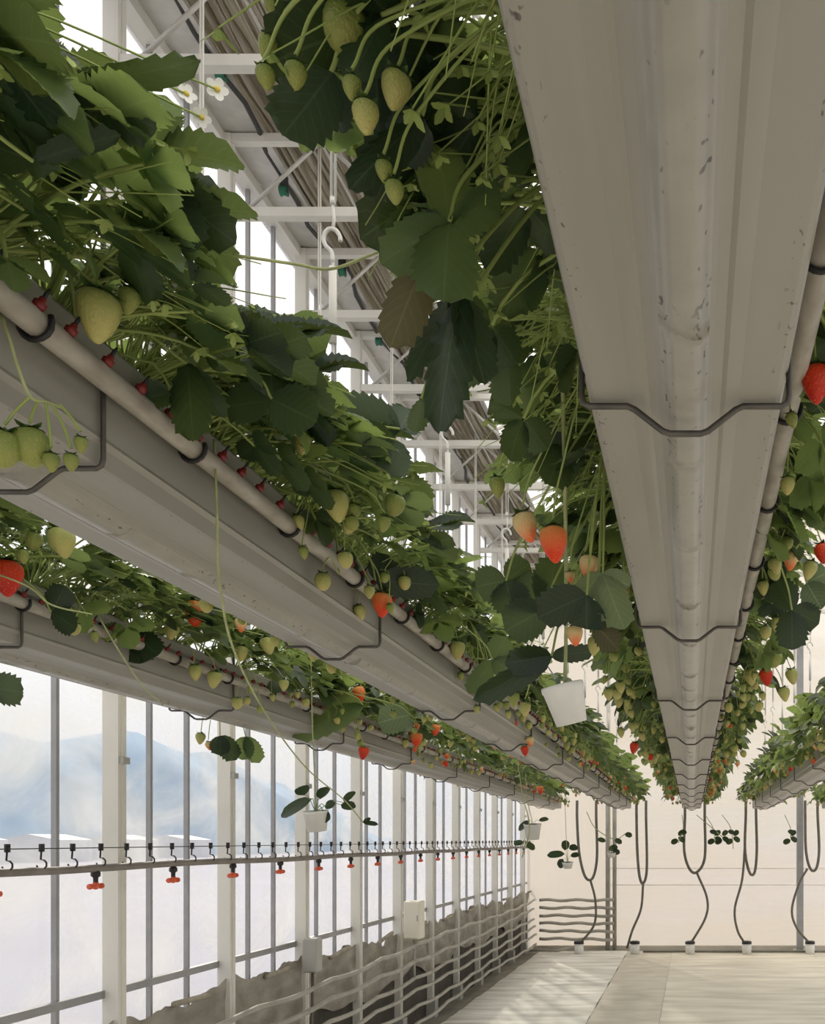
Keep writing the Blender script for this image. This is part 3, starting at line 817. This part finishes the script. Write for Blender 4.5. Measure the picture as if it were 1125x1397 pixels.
hero('centre', -1, 1.22, 'strawberry plant left of the centre gutter with big dark leaflets hanging straight down',
     [], [(628, 398, 1.08, [(590, 572, 70, -.03, .55), (660, 522, 58, .01, -.5), (546, 508, 52, .02, .9)], 'leaf_dark', .45),
          (580, 352, 1.06, [(532, 470, 66, 0, .4)], 'leaf_brown', .6), (575, 545, 1.1, [(566, 590, 30, 0, .4)], 'leaf', .4)])
hero('centre', -1, 1.52, 'strawberry plant left of the centre gutter carrying two peach orange berries above the white pot',
     [(711, 722, 42, 'peach', 1.72, 'pale peach berry with red tip', -.35), (753, 744, 50, 'turning', 1.70, 'orange red berry', -.1), (677, 666, 28, 'green', 1.72)],
     [(770, 610, 1.85, [(705, 590, 60), (745, 660, 60), (800, 560, 50)], 'leaf', .25), (690, 792, 2.05, [(650, 800, 54), (700, 835, 56), (722, 770, 44)], 'leaf', .2)])
hero('centre', -1, 1.86, 'strawberry plant left of the centre gutter with a peach berry above a pale curled leaf',
     [(804, 775, 34, 'peach', 1.95), (783, 868, 28, 'peach', 2.0), (776, 788, 16, 'peach', 2.0), (812, 882, 26, 'pale', 2.05)],
     [(822, 782, 1.92, [(786, 818, 34, 0, .2), (858, 800, 36, .02, .4), (850, 858, 50, 0, -.3)], 'leaf_pale', .5),
      (800, 812, 1.9, [(735, 842, 62, 0, -.5), (800, 858, 60, .05)], 'leaf_dark', .3), (812, 852, 1.95, [(842, 885, 40)], 'leaf_brown', .3)])
hero('centre', -1, 2.1, 'strawberry plant left of the centre gutter with flat dark leaf beside the white pot',
     [(700, 955, 20, 'green', 2.3), (716, 968, 20, 'pale', 2.4)],
     [(752, 895, 2.1, [(805, 888, 26, .05, .2), (690, 905, 44, 0, .3), (650, 955, 38, .02, .4)], 'leaf_dark', .5), (745, 830, 2.05, [(700, 790, 54), (690, 860, 60), (760, 760, 54)], 'leaf', .35)])
hero('left', 1, .80, 'strawberry plant on the near left gutter with big leaves at the top left corner',
     [(12, 14, 22, 'green', 1.1)],
     [(-30, 70, 1.08, [(72, 100, 92, 0, .5), (30, -10, 70)], 'leaf_dark', .4), (92, 112, 1.12, [(270, 100, 58, 0, .9), (204, 175, 78, .02, .3), (66, 66, 58, .05, .5)], 'leaf_dark', .75),
      (45, 220, 1.1, [(160, 182, 44, .02, .8), (20, 120, 66, 0, .4), (-30, 190, 60)], 'leaf', .3)],
     foliage=False, flowers=[(254, 128, 22, 1.25), (296, 122, 24, 1.28), (275, 160, 20, 1.25)])
hero('left', 1, 1.06, 'strawberry plant on the near left gutter with green berries hanging before its side',
     [(40, 612, 52, 'green', 1.22, 'pale green berry', -.1, (52, 545)), (6, 614, 50, 'green', 1.2, None, .1, (40, 542)), (70, 632, 26, 'green', 1.22, None, 0, (62, 548)), (110, 608, 22, 'green', 1.22, None, 0, (82, 552)), (97, 632, 24, 'green', 1.22, None, 0, (70, 550))],
     runners=[[(-20, 410, 1.22), (8, 450, 1.2), (24, 500, 1.2), (42, 542, 1.21), (62, 548, 1.22), (84, 556, 1.22)]])
hero('left', 1, 1.22, 'strawberry plant on the near left gutter with the largest pale berry over the pipe',
     [(135, 434, 70, 'pale', 1.34, 'large pale yellow berry', .05), (177, 412, 36, 'green', 1.38)],
     [(230, 262, 1.32, [(320, 330, 70, .05, .4), (262, 340, 66), (300, 262, 50, .04)], 'leaf_dark', .5), (210, 180, 1.35, [(262, 250, 62, .05, .6), (225, 130, 58)], 'leaf', .8)],
     flowers=[(303, 205, 16, 1.4)])
hero('left', 1, 1.42, 'strawberry plant on the near left gutter with a dull green leaf folded over the pipe',
     [(272, 438, 22, 'green', 1.5)],
     [(255, 496, 1.56, [(266, 606, 52, -.02, .2), (300, 570, 40, .04, .6)], 'leaf', .22), (255, 455, 1.58, [(320, 492, 56, .02, .5), (220, 450, 40, .05)], 'leaf_pale', .25)],
     flowers=[(300, 430, 30, 1.6)])
hero('left', 1, 1.6, 'strawberry plant on the near left gutter with two rounded bluish dark leaflets',
     [(412, 606, 30, 'pale', 1.9)],
     [(371, 545, 1.66, [(368, 456, 76, .02, .2), (430, 574, 72, -.01, -.2), (312, 556, 60, .03, .5)], 'leaf_dark', .72), (385, 480, 1.85, [(440, 470, 58, .05, .3), (330, 430, 60)], 'leaf_dark', .9), (400, 430, 1.8, [(445, 475, 56, .05)], 'leaf', .85)])
hero('left', 1, 1.86, 'strawberry plant on the near left gutter with a pale pointed berry and broad ribbed leaves',
     [(456, 692, 44, 'pale', 2.06, 'pale pointed berry', -.15), (525, 716, 22, 'green', 2.1), (484, 700, 24, 'green', 2.1), (541, 690, 30, 'green', 2.12)],
     [(545, 585, 2.1, [(452, 560, 70, 0, .2), (560, 560, 50, .05)], 'leaf_dark', .75), (540, 600, 2.05, [(455, 615, 66, .03, -.2), (530, 650, 50)], 'leaf_dark', .9)])
hero('left', 1, 2.3, 'strawberry plant on the near left gutter with a red tipped berry against the pipe',
     [(521, 826, 34, 'turning', 2.56, 'peach red berry')],
     [(512, 792, 2.56, [(598, 800, 46, .06, .2), (530, 758, 40)], 'leaf_dark', .2)])
hero('left', 1, 3.0, 'strawberry plant on the near left gutter with one small cream berry below the pipe',
     [(624, 888, 26, 'pale', 3.4)], [(672, 900, 3.3, [(640, 945, 30, .05), (690, 870, 34), (720, 930, 40)], 'leaf', .45)])
hero('left', 1, 4.6, 'strawberry plant on the near left gutter with dark red berries at the gutter side',
     [(700, 990, 16, 'red', 4.9), (715, 1025, 14, 'red', 5.2), (722, 1012, 14, 'peach', 5.2)])
hero('outer', 1, 2.3, 'strawberry plant on the outer left gutter with a bright red berry at the left edge',
     [(8, 790, 50, 'red', 2.53, 'bright red berry'), (82, 742, 42, 'pale', 2.55), (48, 738, 24, 'green', 2.55), (30, 760, 20, 'green', 2.5)],
     [(70, 835, 2.72, [(106, 858, 36), (90, 800, 36)], 'leaf_dark', .4)],
     runners=[[(20, 792, 2.5), (70, 825, 2.55), (126, 838, 2.6)]])
hero('outer', 1, 3.15, 'strawberry plant on the outer left gutter with a half red berry beside a yellow one',
     [(263, 838, 36, 'turning', 3.44, 'half red berry'), (236, 862, 24, 'pale', 3.44), (328, 853, 20, 'peach', 3.5), (182, 820, 18, 'green', 3.3)],
     [(180, 860, 3.3, [(190, 905, 46), (160, 870, 40), (215, 895, 40)], 'leaf_dark', .3)],
     runners=[[(126, 812, 2.95), (186, 778, 3.0), (222, 793, 3.02)], [(120, 815, 2.95), (150, 868, 2.9), (190, 930, 2.85), (222, 962, 2.8)]])
hero('outer', 1, 3.5, 'strawberry plant on the outer left gutter with two yellow berries low over the gutter side',
     [(266, 918, 22, 'pale', 3.56), (294, 928, 24, 'pale', 3.6), (363, 882, 24, 'pale', 3.8), (330, 892, 22, 'pale', 3.8), (387, 935, 16, 'pale', 3.9)])
hero('outer', 1, 4.7, 'strawberry plant on the outer left gutter with a large pale leaf and an orange berry',
     [(487, 948, 22, 'turning', 5.0), (465, 946, 18, 'pale', 5.0), (497, 1028, 18, 'red', 5.0)],
     [(495, 962, 4.9, [(405, 1005, 34, 0, .2), (440, 960, 30, .1)], 'leaf', .75), (560, 975, 4.9, [(515, 985, 44, 0, .3)], 'leaf_pale', .2)])
hero('outer', 1, 5.8, 'strawberry plant on the outer left gutter with three orange berries close together',
     [(568, 1009, 20, 'turning', 6.1), (595, 996, 16, 'turning', 6.1), (566, 994, 18, 'turning', 6.15), (552, 1015, 12, 'pale', 6.1)])
hero('outer', 1, 8.6, 'strawberry plant on the outer left gutter with one orange berry near the corner',
     [(736, 1078, 12, 'turning', 9.3)])
hero('outer', -1, 4.4, 'strawberry plant hanging below the outer left gutter with dark leaves against the film wall',
     [(274, 1008, 16, 'pale', 4.55), (284, 1018, 12, 'peach', 4.6)],
     [(300, 1004, 4.6, [(300, 1030, 26), (322, 1036, 30, .05)], 'leaf_dark', .5), (335, 1005, 4.7, [(330, 1036, 28), (354, 1040, 24, .05)], 'leaf', .5)], foliage=False)
hero('outer', -1, 3.0, 'strawberry plant with a single round leaf at the left edge below the outer gutter',
     [], [(-25, 935, 3.1, [(30, 945, 46, 0, .2)], 'leaf_dark', .8)], foliage=False)
hero('centre', 1, 1.3, 'strawberry plant right of the centre gutter with a large red berry at the right edge',
     [(1112, 526, 52, 'red', 1.40, 'large red berry')])
hero('centre', 1, 2.1, 'strawberry plant right of centre gutter, peach and red berry over dark leaves',
     [(1079, 766, 26, 'peach', 2.4), (1120, 756, 28, 'red', 2.4), (1040, 803, 20, 'pale', 2.5)],
     [(1080, 832, 2.5, [(1060, 790, 40), (1080, 884, 46), (1116, 850, 40)], 'leaf_dark', .45), (1100, 795, 2.5, [(1120, 830, 40), (1130, 780, 40)], 'leaf_pale', .1)])
hero('centre', 1, 3.3, 'strawberry plant right of the centre gutter with a red berry between pale ones',
     [(1043, 925, 24, 'red', 3.6), (1022, 924, 24, 'pale', 3.6), (1068, 948, 20, 'pale', 3.6), (1078, 924, 22, 'pale', 3.6), (1058, 900, 24, 'green', 3.5)])
hero('centre', 1, 5.4, 'strawberry plant right of the centre gutter with an orange red berry close to its pipe',
     [(996, 985, 18, 'turning', 5.9)])
hero('centre', -1, 4.6, 'strawberry plant left of the centre gutter with a red berry among pale ones',
     [(866, 1021, 16, 'red', 4.9), (862, 945, 18, 'pale', 4.4), (845, 958, 16, 'pale', 4.4), (857, 966, 16, 'pale', 4.5), (862, 992, 14, 'pale', 4.7), (874, 1005, 12, 'pale', 4.8), (846, 1000, 14, 'pale', 4.7)])

# ------------------------------------------------------------------ all the other plants, row by row
SEEDS = {('left', 1): 1, ('centre', -1): 1}


def fill(row, side, y0, y1, steps, sname, nt=(1, 1, 1)):
    y = y0; rng.seed(SEEDS.get((row, side), 7))
    while y < y1:
        lod = 0 if y < 3.4 else 1 if y < 7 else 2
        st = steps[lod]
        lab = 'leafy strawberry plant with small pale fruit, %s of %s, %s' % (sname, RN[row], zone(y)) if y < 6 else \
              'small distant strawberry plant with tiny fruit, %s of %s, %s' % (sname, RN[row], zone(y))
        yy = y + rng.uniform(-.03, .03)
        near_hero = any(abs(h - yy) < .16 for h in HERO_Y.get((row, side), ()))
        k = nt[lod] if not near_hero else 0
        if lod == 0 and rng.random() < .45: k = max(0, k - 1)
        plant(row, side, yy, lab, 'plants on the %s of the %s' % (sname, RN[row]), lod, k, y < 6, nfl=1 if rng.random() < .35 and y < 7 else 0)
        y += st


fill('centre', -1, .46, 14.0, (.17, .24, .34), 'left side')
fill('centre', 1, .75, 14.0, (.19, .25, .36), 'right side')
fill('left', 1, .78, 14.0, (.17, .24, .34), 'right side')
fill('left', -1, 1.0, 14.0, (.24, .30, .45), 'left side')
fill('outer', 1, 1.9, 14.0, (.19, .25, .36), 'right side')
fill('outer', -1, 2.6, 14.0, (.60, .60, .70), 'left side', (0, 0, 1))
fill('right', -1, 3.4, 14.0, (.22, .26, .36), 'left side')
fill('right', 1, 6.8, 14.0, (.3, .4, .50), 'right side')
fill('edge', -1, 9.8, 14.0, (.3, .4, .45), 'left side')

# ------------------------------------------------------------------ hanging pots and runners
def pot(label, rim, D, r, h, tilt, path, leaves=(), rad=.003, cordname='runner'):
    p = P(*rim, D)
    t = thing('hanging_pot', label, 'pot', p)
    R = Matrix.Rotation(tilt, 4, 'Y') @ Matrix.Rotation(.12, 4, 'X')
    g = G(); g.lathe([(r * .93, -.004), (r, 0), (r * 1.03, -.002), (r * 1.03, -.012), (r * .98, -.014), (r * .74, -h), (0, -h)], 24, 0, R)
    g.lathe([(r * .93, -.004), (r * .9, -.02), (0, -.02)], 24, 0, R); g.build('cup', M['pot'], t)
    g = G(); g.lathe([(r * .9, -.016), (r * .5, -.006), (0, -.004)], 16, 0, R); g.build('soil', M['substrate'], t)
    g = G(); g.tube([V(q) - p for q in spline(path, 8)], rad, 6); g.build(cordname, M['runner'], t)
    for k, lf in enumerate(leaves):
        bx, by, tx, ty, w = lf; g = G(); a = P(bx, by, D); b = P(tx, ty, D + rng.uniform(-.02, .05)); d = b - a
        n0 = ortho(d.normalized(), V((rng.uniform(-.4, .4), -1, .5)))
        leaflet(g, a - p, d, n0, d.length, w * D / FPX, 1, .2, .1, rng.uniform(.2, .7))
        g.tube(spline([V((0, 0, -.005)), (a - p) * .6 + V((0, 0, .02)), a - p], 4), .002, 4, 1, .5, False)
        g.build('leaf', [M['leaf_dark'], M['stem']], t)
    return t


pot('white plastic pot hanging tilted on a long green stem beside the centre gutter', (766, 934), 2.1, .046, .088, -.24,
    [P(766, 420, 1.5) , P(768, 560, 1.75), P(771, 700, 1.95), P(772, 850, 2.08), P(770, 938, 2.1)], rad=.0042)
pot('small white pot with dark seedling leaves hanging in front of the left film wall', (430, 1106), 4.6, .058, .10, -.05,
    [P(424, 900, 4.3), P(426, 990, 4.5), P(431, 1104, 4.6)],
    [(425, 1090, 380, 1112, 20), (415, 1085, 410, 1072, 20), (437, 1090, 445, 1072, 20), (443, 1100, 456, 1096, 14), (440, 1105, 444, 1122, 16), (470, 1095, 482, 1078, 14), (465, 1098, 484, 1100, 14)])
pot('white pot hanging by the corner of left and far wall', (726, 1124), 9.2, .085, .15, 0,
    [P(716, 1010, 8.8), P(718, 1080, 9.1), P(726, 1122, 9.2)], [(722, 1120, 706, 1132, 10), (735, 1120, 748, 1116, 8), (716, 1150, 730, 1158, 10), (714, 1150, 700, 1150, 9)])
pot('tiny white pot with dark leaves hanging before the far wall board', (774, 1176), 10.5, .06, .07, 0,
    [P(770, 1080, 10.3), P(772, 1140, 10.4), P(774, 1174, 10.5)], [(770, 1165, 746, 1166, 11), (770, 1160, 772, 1146, 11), (776, 1158, 788, 1155, 11), (768, 1172, 762, 1184, 12), (778, 1168, 790, 1165, 8)])
pot('tiny white pot hanging beside the double pipe column at the far wall', (834, 1163), 12.0, .055, .06, 0,
    [P(830, 1090, 11.9), P(832, 1130, 12), P(834, 1162, 12)], [(830, 1160, 842, 1154, 9), (836, 1160, 845, 1164, 8), (826, 1148, 815, 1144, 7)])


def vine(label, pts, rad, leaves=()):
    pts = [P(*q) for q in pts]; p = pts[0]
    t = thing('runner_vine', label, 'vine', p)
    g = G(); g.tube([q - p for q in spline(pts, 8)], rad, 6); g.build('stem', M['runner'], t)
    for bx, by, tx, ty, w, D in leaves:
        g = G(); a = P(bx, by, D); b = P(tx, ty, D); d = b - a
        leaflet(g, a - p, d, ortho(d.normalized(), V((.2, -1, .4))), d.length, w * D / FPX, 1, .2, .1, rng.uniform(.2, .7)); g.build('leaf', M['leaf_dark'], t)


vine('long thin runner drooping from the near left gutter across the outer one', [(292, 600, 1.74), (296, 700, 1.72), (300, 800, 1.8), (322, 895, 2.1), (370, 985, 2.7), (420, 1050, 3.4), (470, 1092, 4.0), (495, 1122, 4.3)], .0024,
     [(495, 1122, 515, 1124, 7, 4.3), (495, 1122, 505, 1116, 6, 4.3)])
vine('pale runner arching across the gap between left and centre gutters', [(318, 348, 1.45), (400, 360, 1.5), (450, 367, 1.5), (500, 350, 1.45), (545, 330, 1.35)], .0024)
vine('thin runner hanging in front of the far left posts', [(700, 1000, 6.2), (712, 1080, 6.5), (722, 1130, 6.8), (712, 1170, 6.9)], .004)
vine('fine leafy runner trailing from the far end of the left gutter', [(800, 1108, 11), (812, 1130, 11.2), (838, 1145, 11.3), (852, 1138, 11.4)], .005, [(838, 1145, 848, 1150, 8, 11.3), (852, 1138, 862, 1140, 8, 11.4)])
for k, (x0, x1) in enumerate(((950, 985), (962, 975), (985, 1000), (1070, 1078), (930, 925))):
    vine('fine leafy runner hanging below the far end of the rows, %s from the left' % ORD[(1, 2, 3, 4, 0)[k]], [(x0, 1112, 12.6), ((x0 + x1) / 2 + 4, 1130, 12.7), (x1, 1142 + 8 * (k % 3), 12.8)], .005,
         [(x1, 1142, x1 + 9, 1148, 8, 12.8), (x1, 1146, x1 - 10, 1150, 8, 12.8), ((x0 + x1) / 2, 1134, (x0 + x1) / 2 + 9, 1136, 7, 12.7), (x1, 1140, x1 + 7, 1133, 7, 12.8)])

# ------------------------------------------------------------------ mist pipe along the left wall
XM = -2.45; ZM = EYE - .117
t = thing('mist_pipe', 'grey brown mist pipe with hanging orange nozzles along the left film wall', 'pipe', (0, 0, 0))
g = G(); g.tube([(XM, y, ZM + .004 * sin(y * 3)) for y in [2.0 + .42 * k for k in range(31)]], .016, 10); g.build('pipe', M['mist'], t)
g = G(); g.tube([(XM, 1.6, ZM + .082), (XM, 14.7, ZM + .082)], .0022, 5); g.build('carrier_wire', M['cable'], t)
for yp in POSTS:
    if yp > 2: 
        g = G(); g.box(((XL + .07 + XM) / 2, yp, ZM + .0), (XM - XL - .07, .012, .02)); g.build('arm', M['boxgrey'], t, False)
cg = G(); cg.tube([(0, 0, .088)] + [(.019 * cos(a), 0, .019 * sin(a) + .022) for a in [radians(q) for q in (100, 60, 20, -20, -60, -100, -140, 190)]], .0035, 5); cg.box((0, 0, .085), (.012, .016, .03)); cm = cg.mesh('ring_clip', [M['black']])
y = 3.41
k = 0
while y < 14.5:
    link('ring_clip', cm, t, Matrix.Translation((XM, y, ZM))); y += .18
ng = G(); ng.lathe([(.012, -.012), (.018, -.02), (.018, -.034), (.010, -.04), (.009, -.062), (.012, -.064), (0, -.064)], 10); nb = ng.mesh('nozzle_body', [M['black']])
og = G(); og.lathe([(.0, -.06), (.011, -.06), (.013, -.072), (.009, -.088), (0, -.09)], 10)
og.tube([(-.0, -.036, -.076), (0, .036, -.076)], .0085, 8); og.lathe([(0, -.007), (.012, -.006), (.012, .006), (0, .007)], 8, 0, Matrix.Translation((0, -.036, -.076)) @ Matrix.Rotation(pi / 2, 4, 'X'))
og.lathe([(0, -.007), (.012, -.006), (.012, .006), (0, .007)], 8, 0, Matrix.Translation((0, .036, -.076)) @ Matrix.Rotation(pi / 2, 4, 'X')); om = og.mesh('nozzle_tip', [M['orange']])
for k in range(19):
    y = 3.33 + .585 * k
    if y > 14.5: break
    o = link('nozzle', nb, t, Matrix.Translation((XM, y, ZM))); link('nozzle_tip', om, o)

# ------------------------------------------------------------------ heating pipes, skirt, boxes
HZ = [.82, .68, .54, .42, .29, .16]
for k, z in enumerate(HZ):
    g = G(); pts = []
    for i in range(72):
        y = 2.6 + .168 * i; q = (y - 4.24) / 1.02
        pts.append((-2.40 + .02 * sin(y * 1.1 + k), min(y, 14.6), z - .022 * abs(sin(q * pi)) + .012 * sin(y * .9 + k * 2)))
    g.tube(pts, .017, 8)
    tag(g.build('heating_pipe', M['heat']), 'sagging grey heating pipe along the left wall, %s from the top' % ORD[k], 'pipe', 'left wall heating pipes')
for k, z in enumerate((.80, .68, .56, .44, .32, .20)):
    g = G(); pts = [(-2.36 + .082 * i, 14.72, z + .01 * sin(i * 1.1 + k * 2) - .012 * k * (i / 14 - .5) * .3) for i in range(15)]
    g.tube(pts, .024, 8)
    tag(g.build('heating_pipe', M['heat']), 'grey heating pipe across the far wall board, %s from the top' % ORD[k], 'pipe', 'far wall heating pipes')
g = G(); r = random.Random(23); ids = []; ny = 300
for j in range(ny + 1):
    y = 2.4 + 12.5 * j / ny; q = (y - 4.24) / 1.02; f = q - math.floor(q)
    top = .93 + .03 * sin(y * 1.3) - .05 * sin(f * pi) ** 2 + .012 * sin(y * 11) + .03 * abs(sin(f * pi * 3 + 1)) + .012 * r.random()
    row = []
    for i in range(9):
        v = i / 8; z = .50 + (top - .50) * v + (.05 * sin(y * 3.1) + .03 * sin(y * 8)) * (1 - v)
        row.append(g.add((XL + .052 + .012 * sin(y * 7 + v * 4) * (1 - .4 * v) + .007 * sin(y * 19 + v * 9) + .005 * r.random(), y, z)))
    ids.append(row)
for j in range(ny):
    for i in range(8): g.face((ids[j][i], ids[j][i + 1], ids[j + 1][i + 1], ids[j + 1][i]))
gk = G(); gk.box((XL + .01, 5.5, .30), (.04, 19, .60)); struct(gk.build('gap_shade_strip', M['gap_shade'], smooth=False))  # added dark strip standing in for the shaded gap under the skirt
t = tag(g.build('wall_skirt', M['skirt']), 'rumpled grey beige skirt curtain along the foot of the left film wall', 'curtain')
for yp in POSTS:
    if yp < 2: continue
    g = G(); q = rng.uniform(-.02, .02); g.tube([(XL + .07, yp + .45, .91 + q), (XL + .07, yp + .8, .935 - q)], .016, 8); g.build('roll_pole', M['wood'], t)

t = thing('control_box', 'cream electrical box on a post of the left wall', 'box', (-2.42, 8.30, EYE - .70))
g = G(); g.box((0, 0, 0), (.14, .17, .33)); o = g.build('case', M['box'], t, False); b = o.modifiers.new('b', 'BEVEL'); b.width = .012; b.segments = 3
g = G(); g.box((0, -.09, 0), (.125, .012, .31)); o = g.build('door', M['box'], t, False); b = o.modifiers.new('b', 'BEVEL'); b.width = .005
g = G(); g.box((.055, -.098, .02), (.01, .01, .05)); g.build('latch', M['boxgrey'], t, False)
g = G(); g.tube([(0, 0, -.16), (0, 0, -.5)], .012, 6); g.build('conduit', M['boxgrey'], t)
t = thing('junction_box', 'small grey box low on the wall beside a post', 'box', (-2.46, 6.18, .99))
g = G(); g.box((0, 0, 0), (.09, .10, .22)); o = g.build('case', M['boxgrey'], t, False); b = o.modifiers.new('b', 'BEVEL'); b.width = .008
g = G(); g.box((.0, -.055, 0), (.08, .012, .20)); g.build('cover', M['boxgrey'], t, False)
g = G(); g.tube([(0, 0, -.1), (-.01, 0, -.7)], .01, 6); g.build('conduit', M['hose'], t)

# ------------------------------------------------------------------ far end: posts, drain hoses, standpipes
YF = 14.45
for k, dx in enumerate((-.05, .06)):
    g = G(); g.tube([(-1.27 + dx, 14.85, 0), (-1.27 + dx, 14.85, 3.2)], .032, 10)
    tag(g.build('riser_pipe', M['heat']), 'upright grey pipe of the pair at the far wall, %s one' % ('left', 'right')[k], 'pipe', 'pair of riser pipes')
t = thing('end_post', 'grey steel post at the far wall near the right edge', 'post', (1.66, 14.7, 0))
g = G(); g.box((0, 0, 2.4), (.10, .09, 4.8)); g.build('column', M['mullion'], t, False)
g = G(); g.box((0, 0, .02), (.2, .2, .04)); g.build('base_plate', M['boxgrey'], t, False)
HOSES = [('outermost left', 800, [(787, 1092), (787, 1120), (790, 1165), (798, 1196), (808, 1198), (814, 1170), (813, 1115), (813, 1092)], [(805, 1200), (812, 1230), (810, 1262), (790, 1288)], 790),
         ('second', 877, [(868, 1092), (868, 1115), (869, 1160), (872, 1195), (877, 1205), (882, 1185), (881, 1115), (881, 1092)], [(877, 1206), (874, 1240), (862, 1270), (855, 1294)], 866),
         ('third', 945, [(934, 1092), (934, 1115), (933, 1160), (940, 1185), (950, 1190), (961, 1170), (961, 1115), (961, 1092)], [(950, 1190), (964, 1225), (962, 1252), (942, 1287)], 941),
         ('fourth', 1020, [(1017, 1092), (1017, 1112), (1016, 1160), (1022, 1190), (1029, 1190), (1032, 1160), (1031, 1112), (1031, 1092)], [(1016, 1150), (1012, 1200), (1002, 1240), (1006, 1270), (1018, 1290)], 1018),
         ('fifth', 1108, [(1098, 1092), (1098, 1112), (1099, 1160), (1105, 1185), (1113, 1185), (1117, 1160), (1115, 1112), (1115, 1092)], [(1101, 1185), (1090, 1205), (1080, 1240), (1086, 1265), (1105, 1288)], 1104)]
for nm, xx, loop, tail, cap in HOSES:
    t = thing('drain_hose', 'dark looping drain hose at the far wall, %s from the left' % nm.replace('outermost left', 'first'), 'hose', P(xx, 1190, YF), 'drain hoses')
    p = P(xx, 1190, YF)
    g = G(); g.tube([q - p for q in spline([P(a, b, YF) for a, b in loop], 8)], .021, 8); g.build('loop', M['hose'], t)
    g = G(); g.tube([q - p for q in spline([P(a, b, YF) for a, b in tail], 8)], .018, 8); g.build('downpipe', M['hose'], t)
    q = P(cap, 1290, YF)
    t = thing('standpipe', 'short white standpipe with black cap on the floor, %s from the left' % nm.replace('outermost left', 'first'), 'pipe', (q.x, YF - .05, .006), 'white standpipes')
    g = G(); g.lathe([(0, 0), (.07, 0), (.07, .16), (.055, .16), (0, .16)], 16); g.build('stub', M['pot'], t)
    g = G(); g.lathe([(.075, .155), (.075, .19), (.05, .20), (0, .20)], 16); g.build('cap', M['black'], t)
g = G(); g.tube([P(700 + 0, 1296, 14.5) * 1, P(760, 1297, 14.5), P(785, 1292, 14.4)], .022, 8); tag(g.build('floor_pipe', M['heat']), 'pale pipe lying on the floor at the left far corner', 'pipe')
g = G(); g.tube([(x, YF + .06, .03) for x in (-.75, -.3, .1, .5, .9, 1.3, 1.9, 2.4)], .016, 8); tag(g.build('floor_pipe', M['hose']), 'thin dark pipe lying along the foot of the far wall', 'pipe')

# ------------------------------------------------------------------ light, camera
w = bpy.data.worlds.new('World'); bpy.context.scene.world = w; w.use_nodes = True
nt = w.node_tree; bg = nt.nodes['Background']
tc = nt.nodes.new('ShaderNodeTexCoord'); sp = nt.nodes.new('ShaderNodeSeparateXYZ'); cr = nt.nodes.new('ShaderNodeValToRGB')
nt.links.new(tc.outputs['Generated'], sp.inputs[0]); nt.links.new(sp.outputs[2], cr.inputs[0]); nt.links.new(cr.outputs[0], bg.inputs[0])
cr.color_ramp.elements[0].color = (.56, .555, .56, 1); cr.color_ramp.elements[1].color = (1.15, 1.12, 1.04, 1); cr.color_ramp.elements[0].position = .03; cr.color_ramp.elements[1].position = .40
bg.inputs[1].default_value = 1.45
sl = bpy.data.lights.new('sun', 'SUN'); sl.energy = 2.2; sl.color = (1, .88, .70); sl.angle = radians(2.0)
so = bpy.data.objects.new('sun', sl); C.objects.link(so)
so.rotation_euler = V((.45, -1.0, -.75)).to_track_quat('-Z', 'Y').to_euler()
so.location = (0, 5, 12)
cam = bpy.data.cameras.new('camera'); co = bpy.data.objects.new('camera', cam); C.objects.link(co)
co.location = (0, 0, EYE); co.rotation_euler = (pi / 2, 0, 0)
cam.sensor_fit = 'HORIZONTAL'; cam.sensor_width = 36; cam.lens = FPX / 1125 * 36
cam.shift_x = -(VX - 562.5) / 1125; cam.shift_y = (VY - 698.5) / 1125
cam.clip_start = .02; cam.clip_end = 1000
sc = bpy.context.scene; sc.camera = co
sc.view_settings.view_transform = 'Standard'; sc.view_settings.look = 'None'; sc.view_settings.gamma = 1.0; sc.view_settings.use_curve_mapping = False
sc.view_settings.exposure = 0.05
sc.cycles.max_bounces = 10; sc.cycles.transparent_max_bounces = 16; sc.cycles.diffuse_bounces = 5
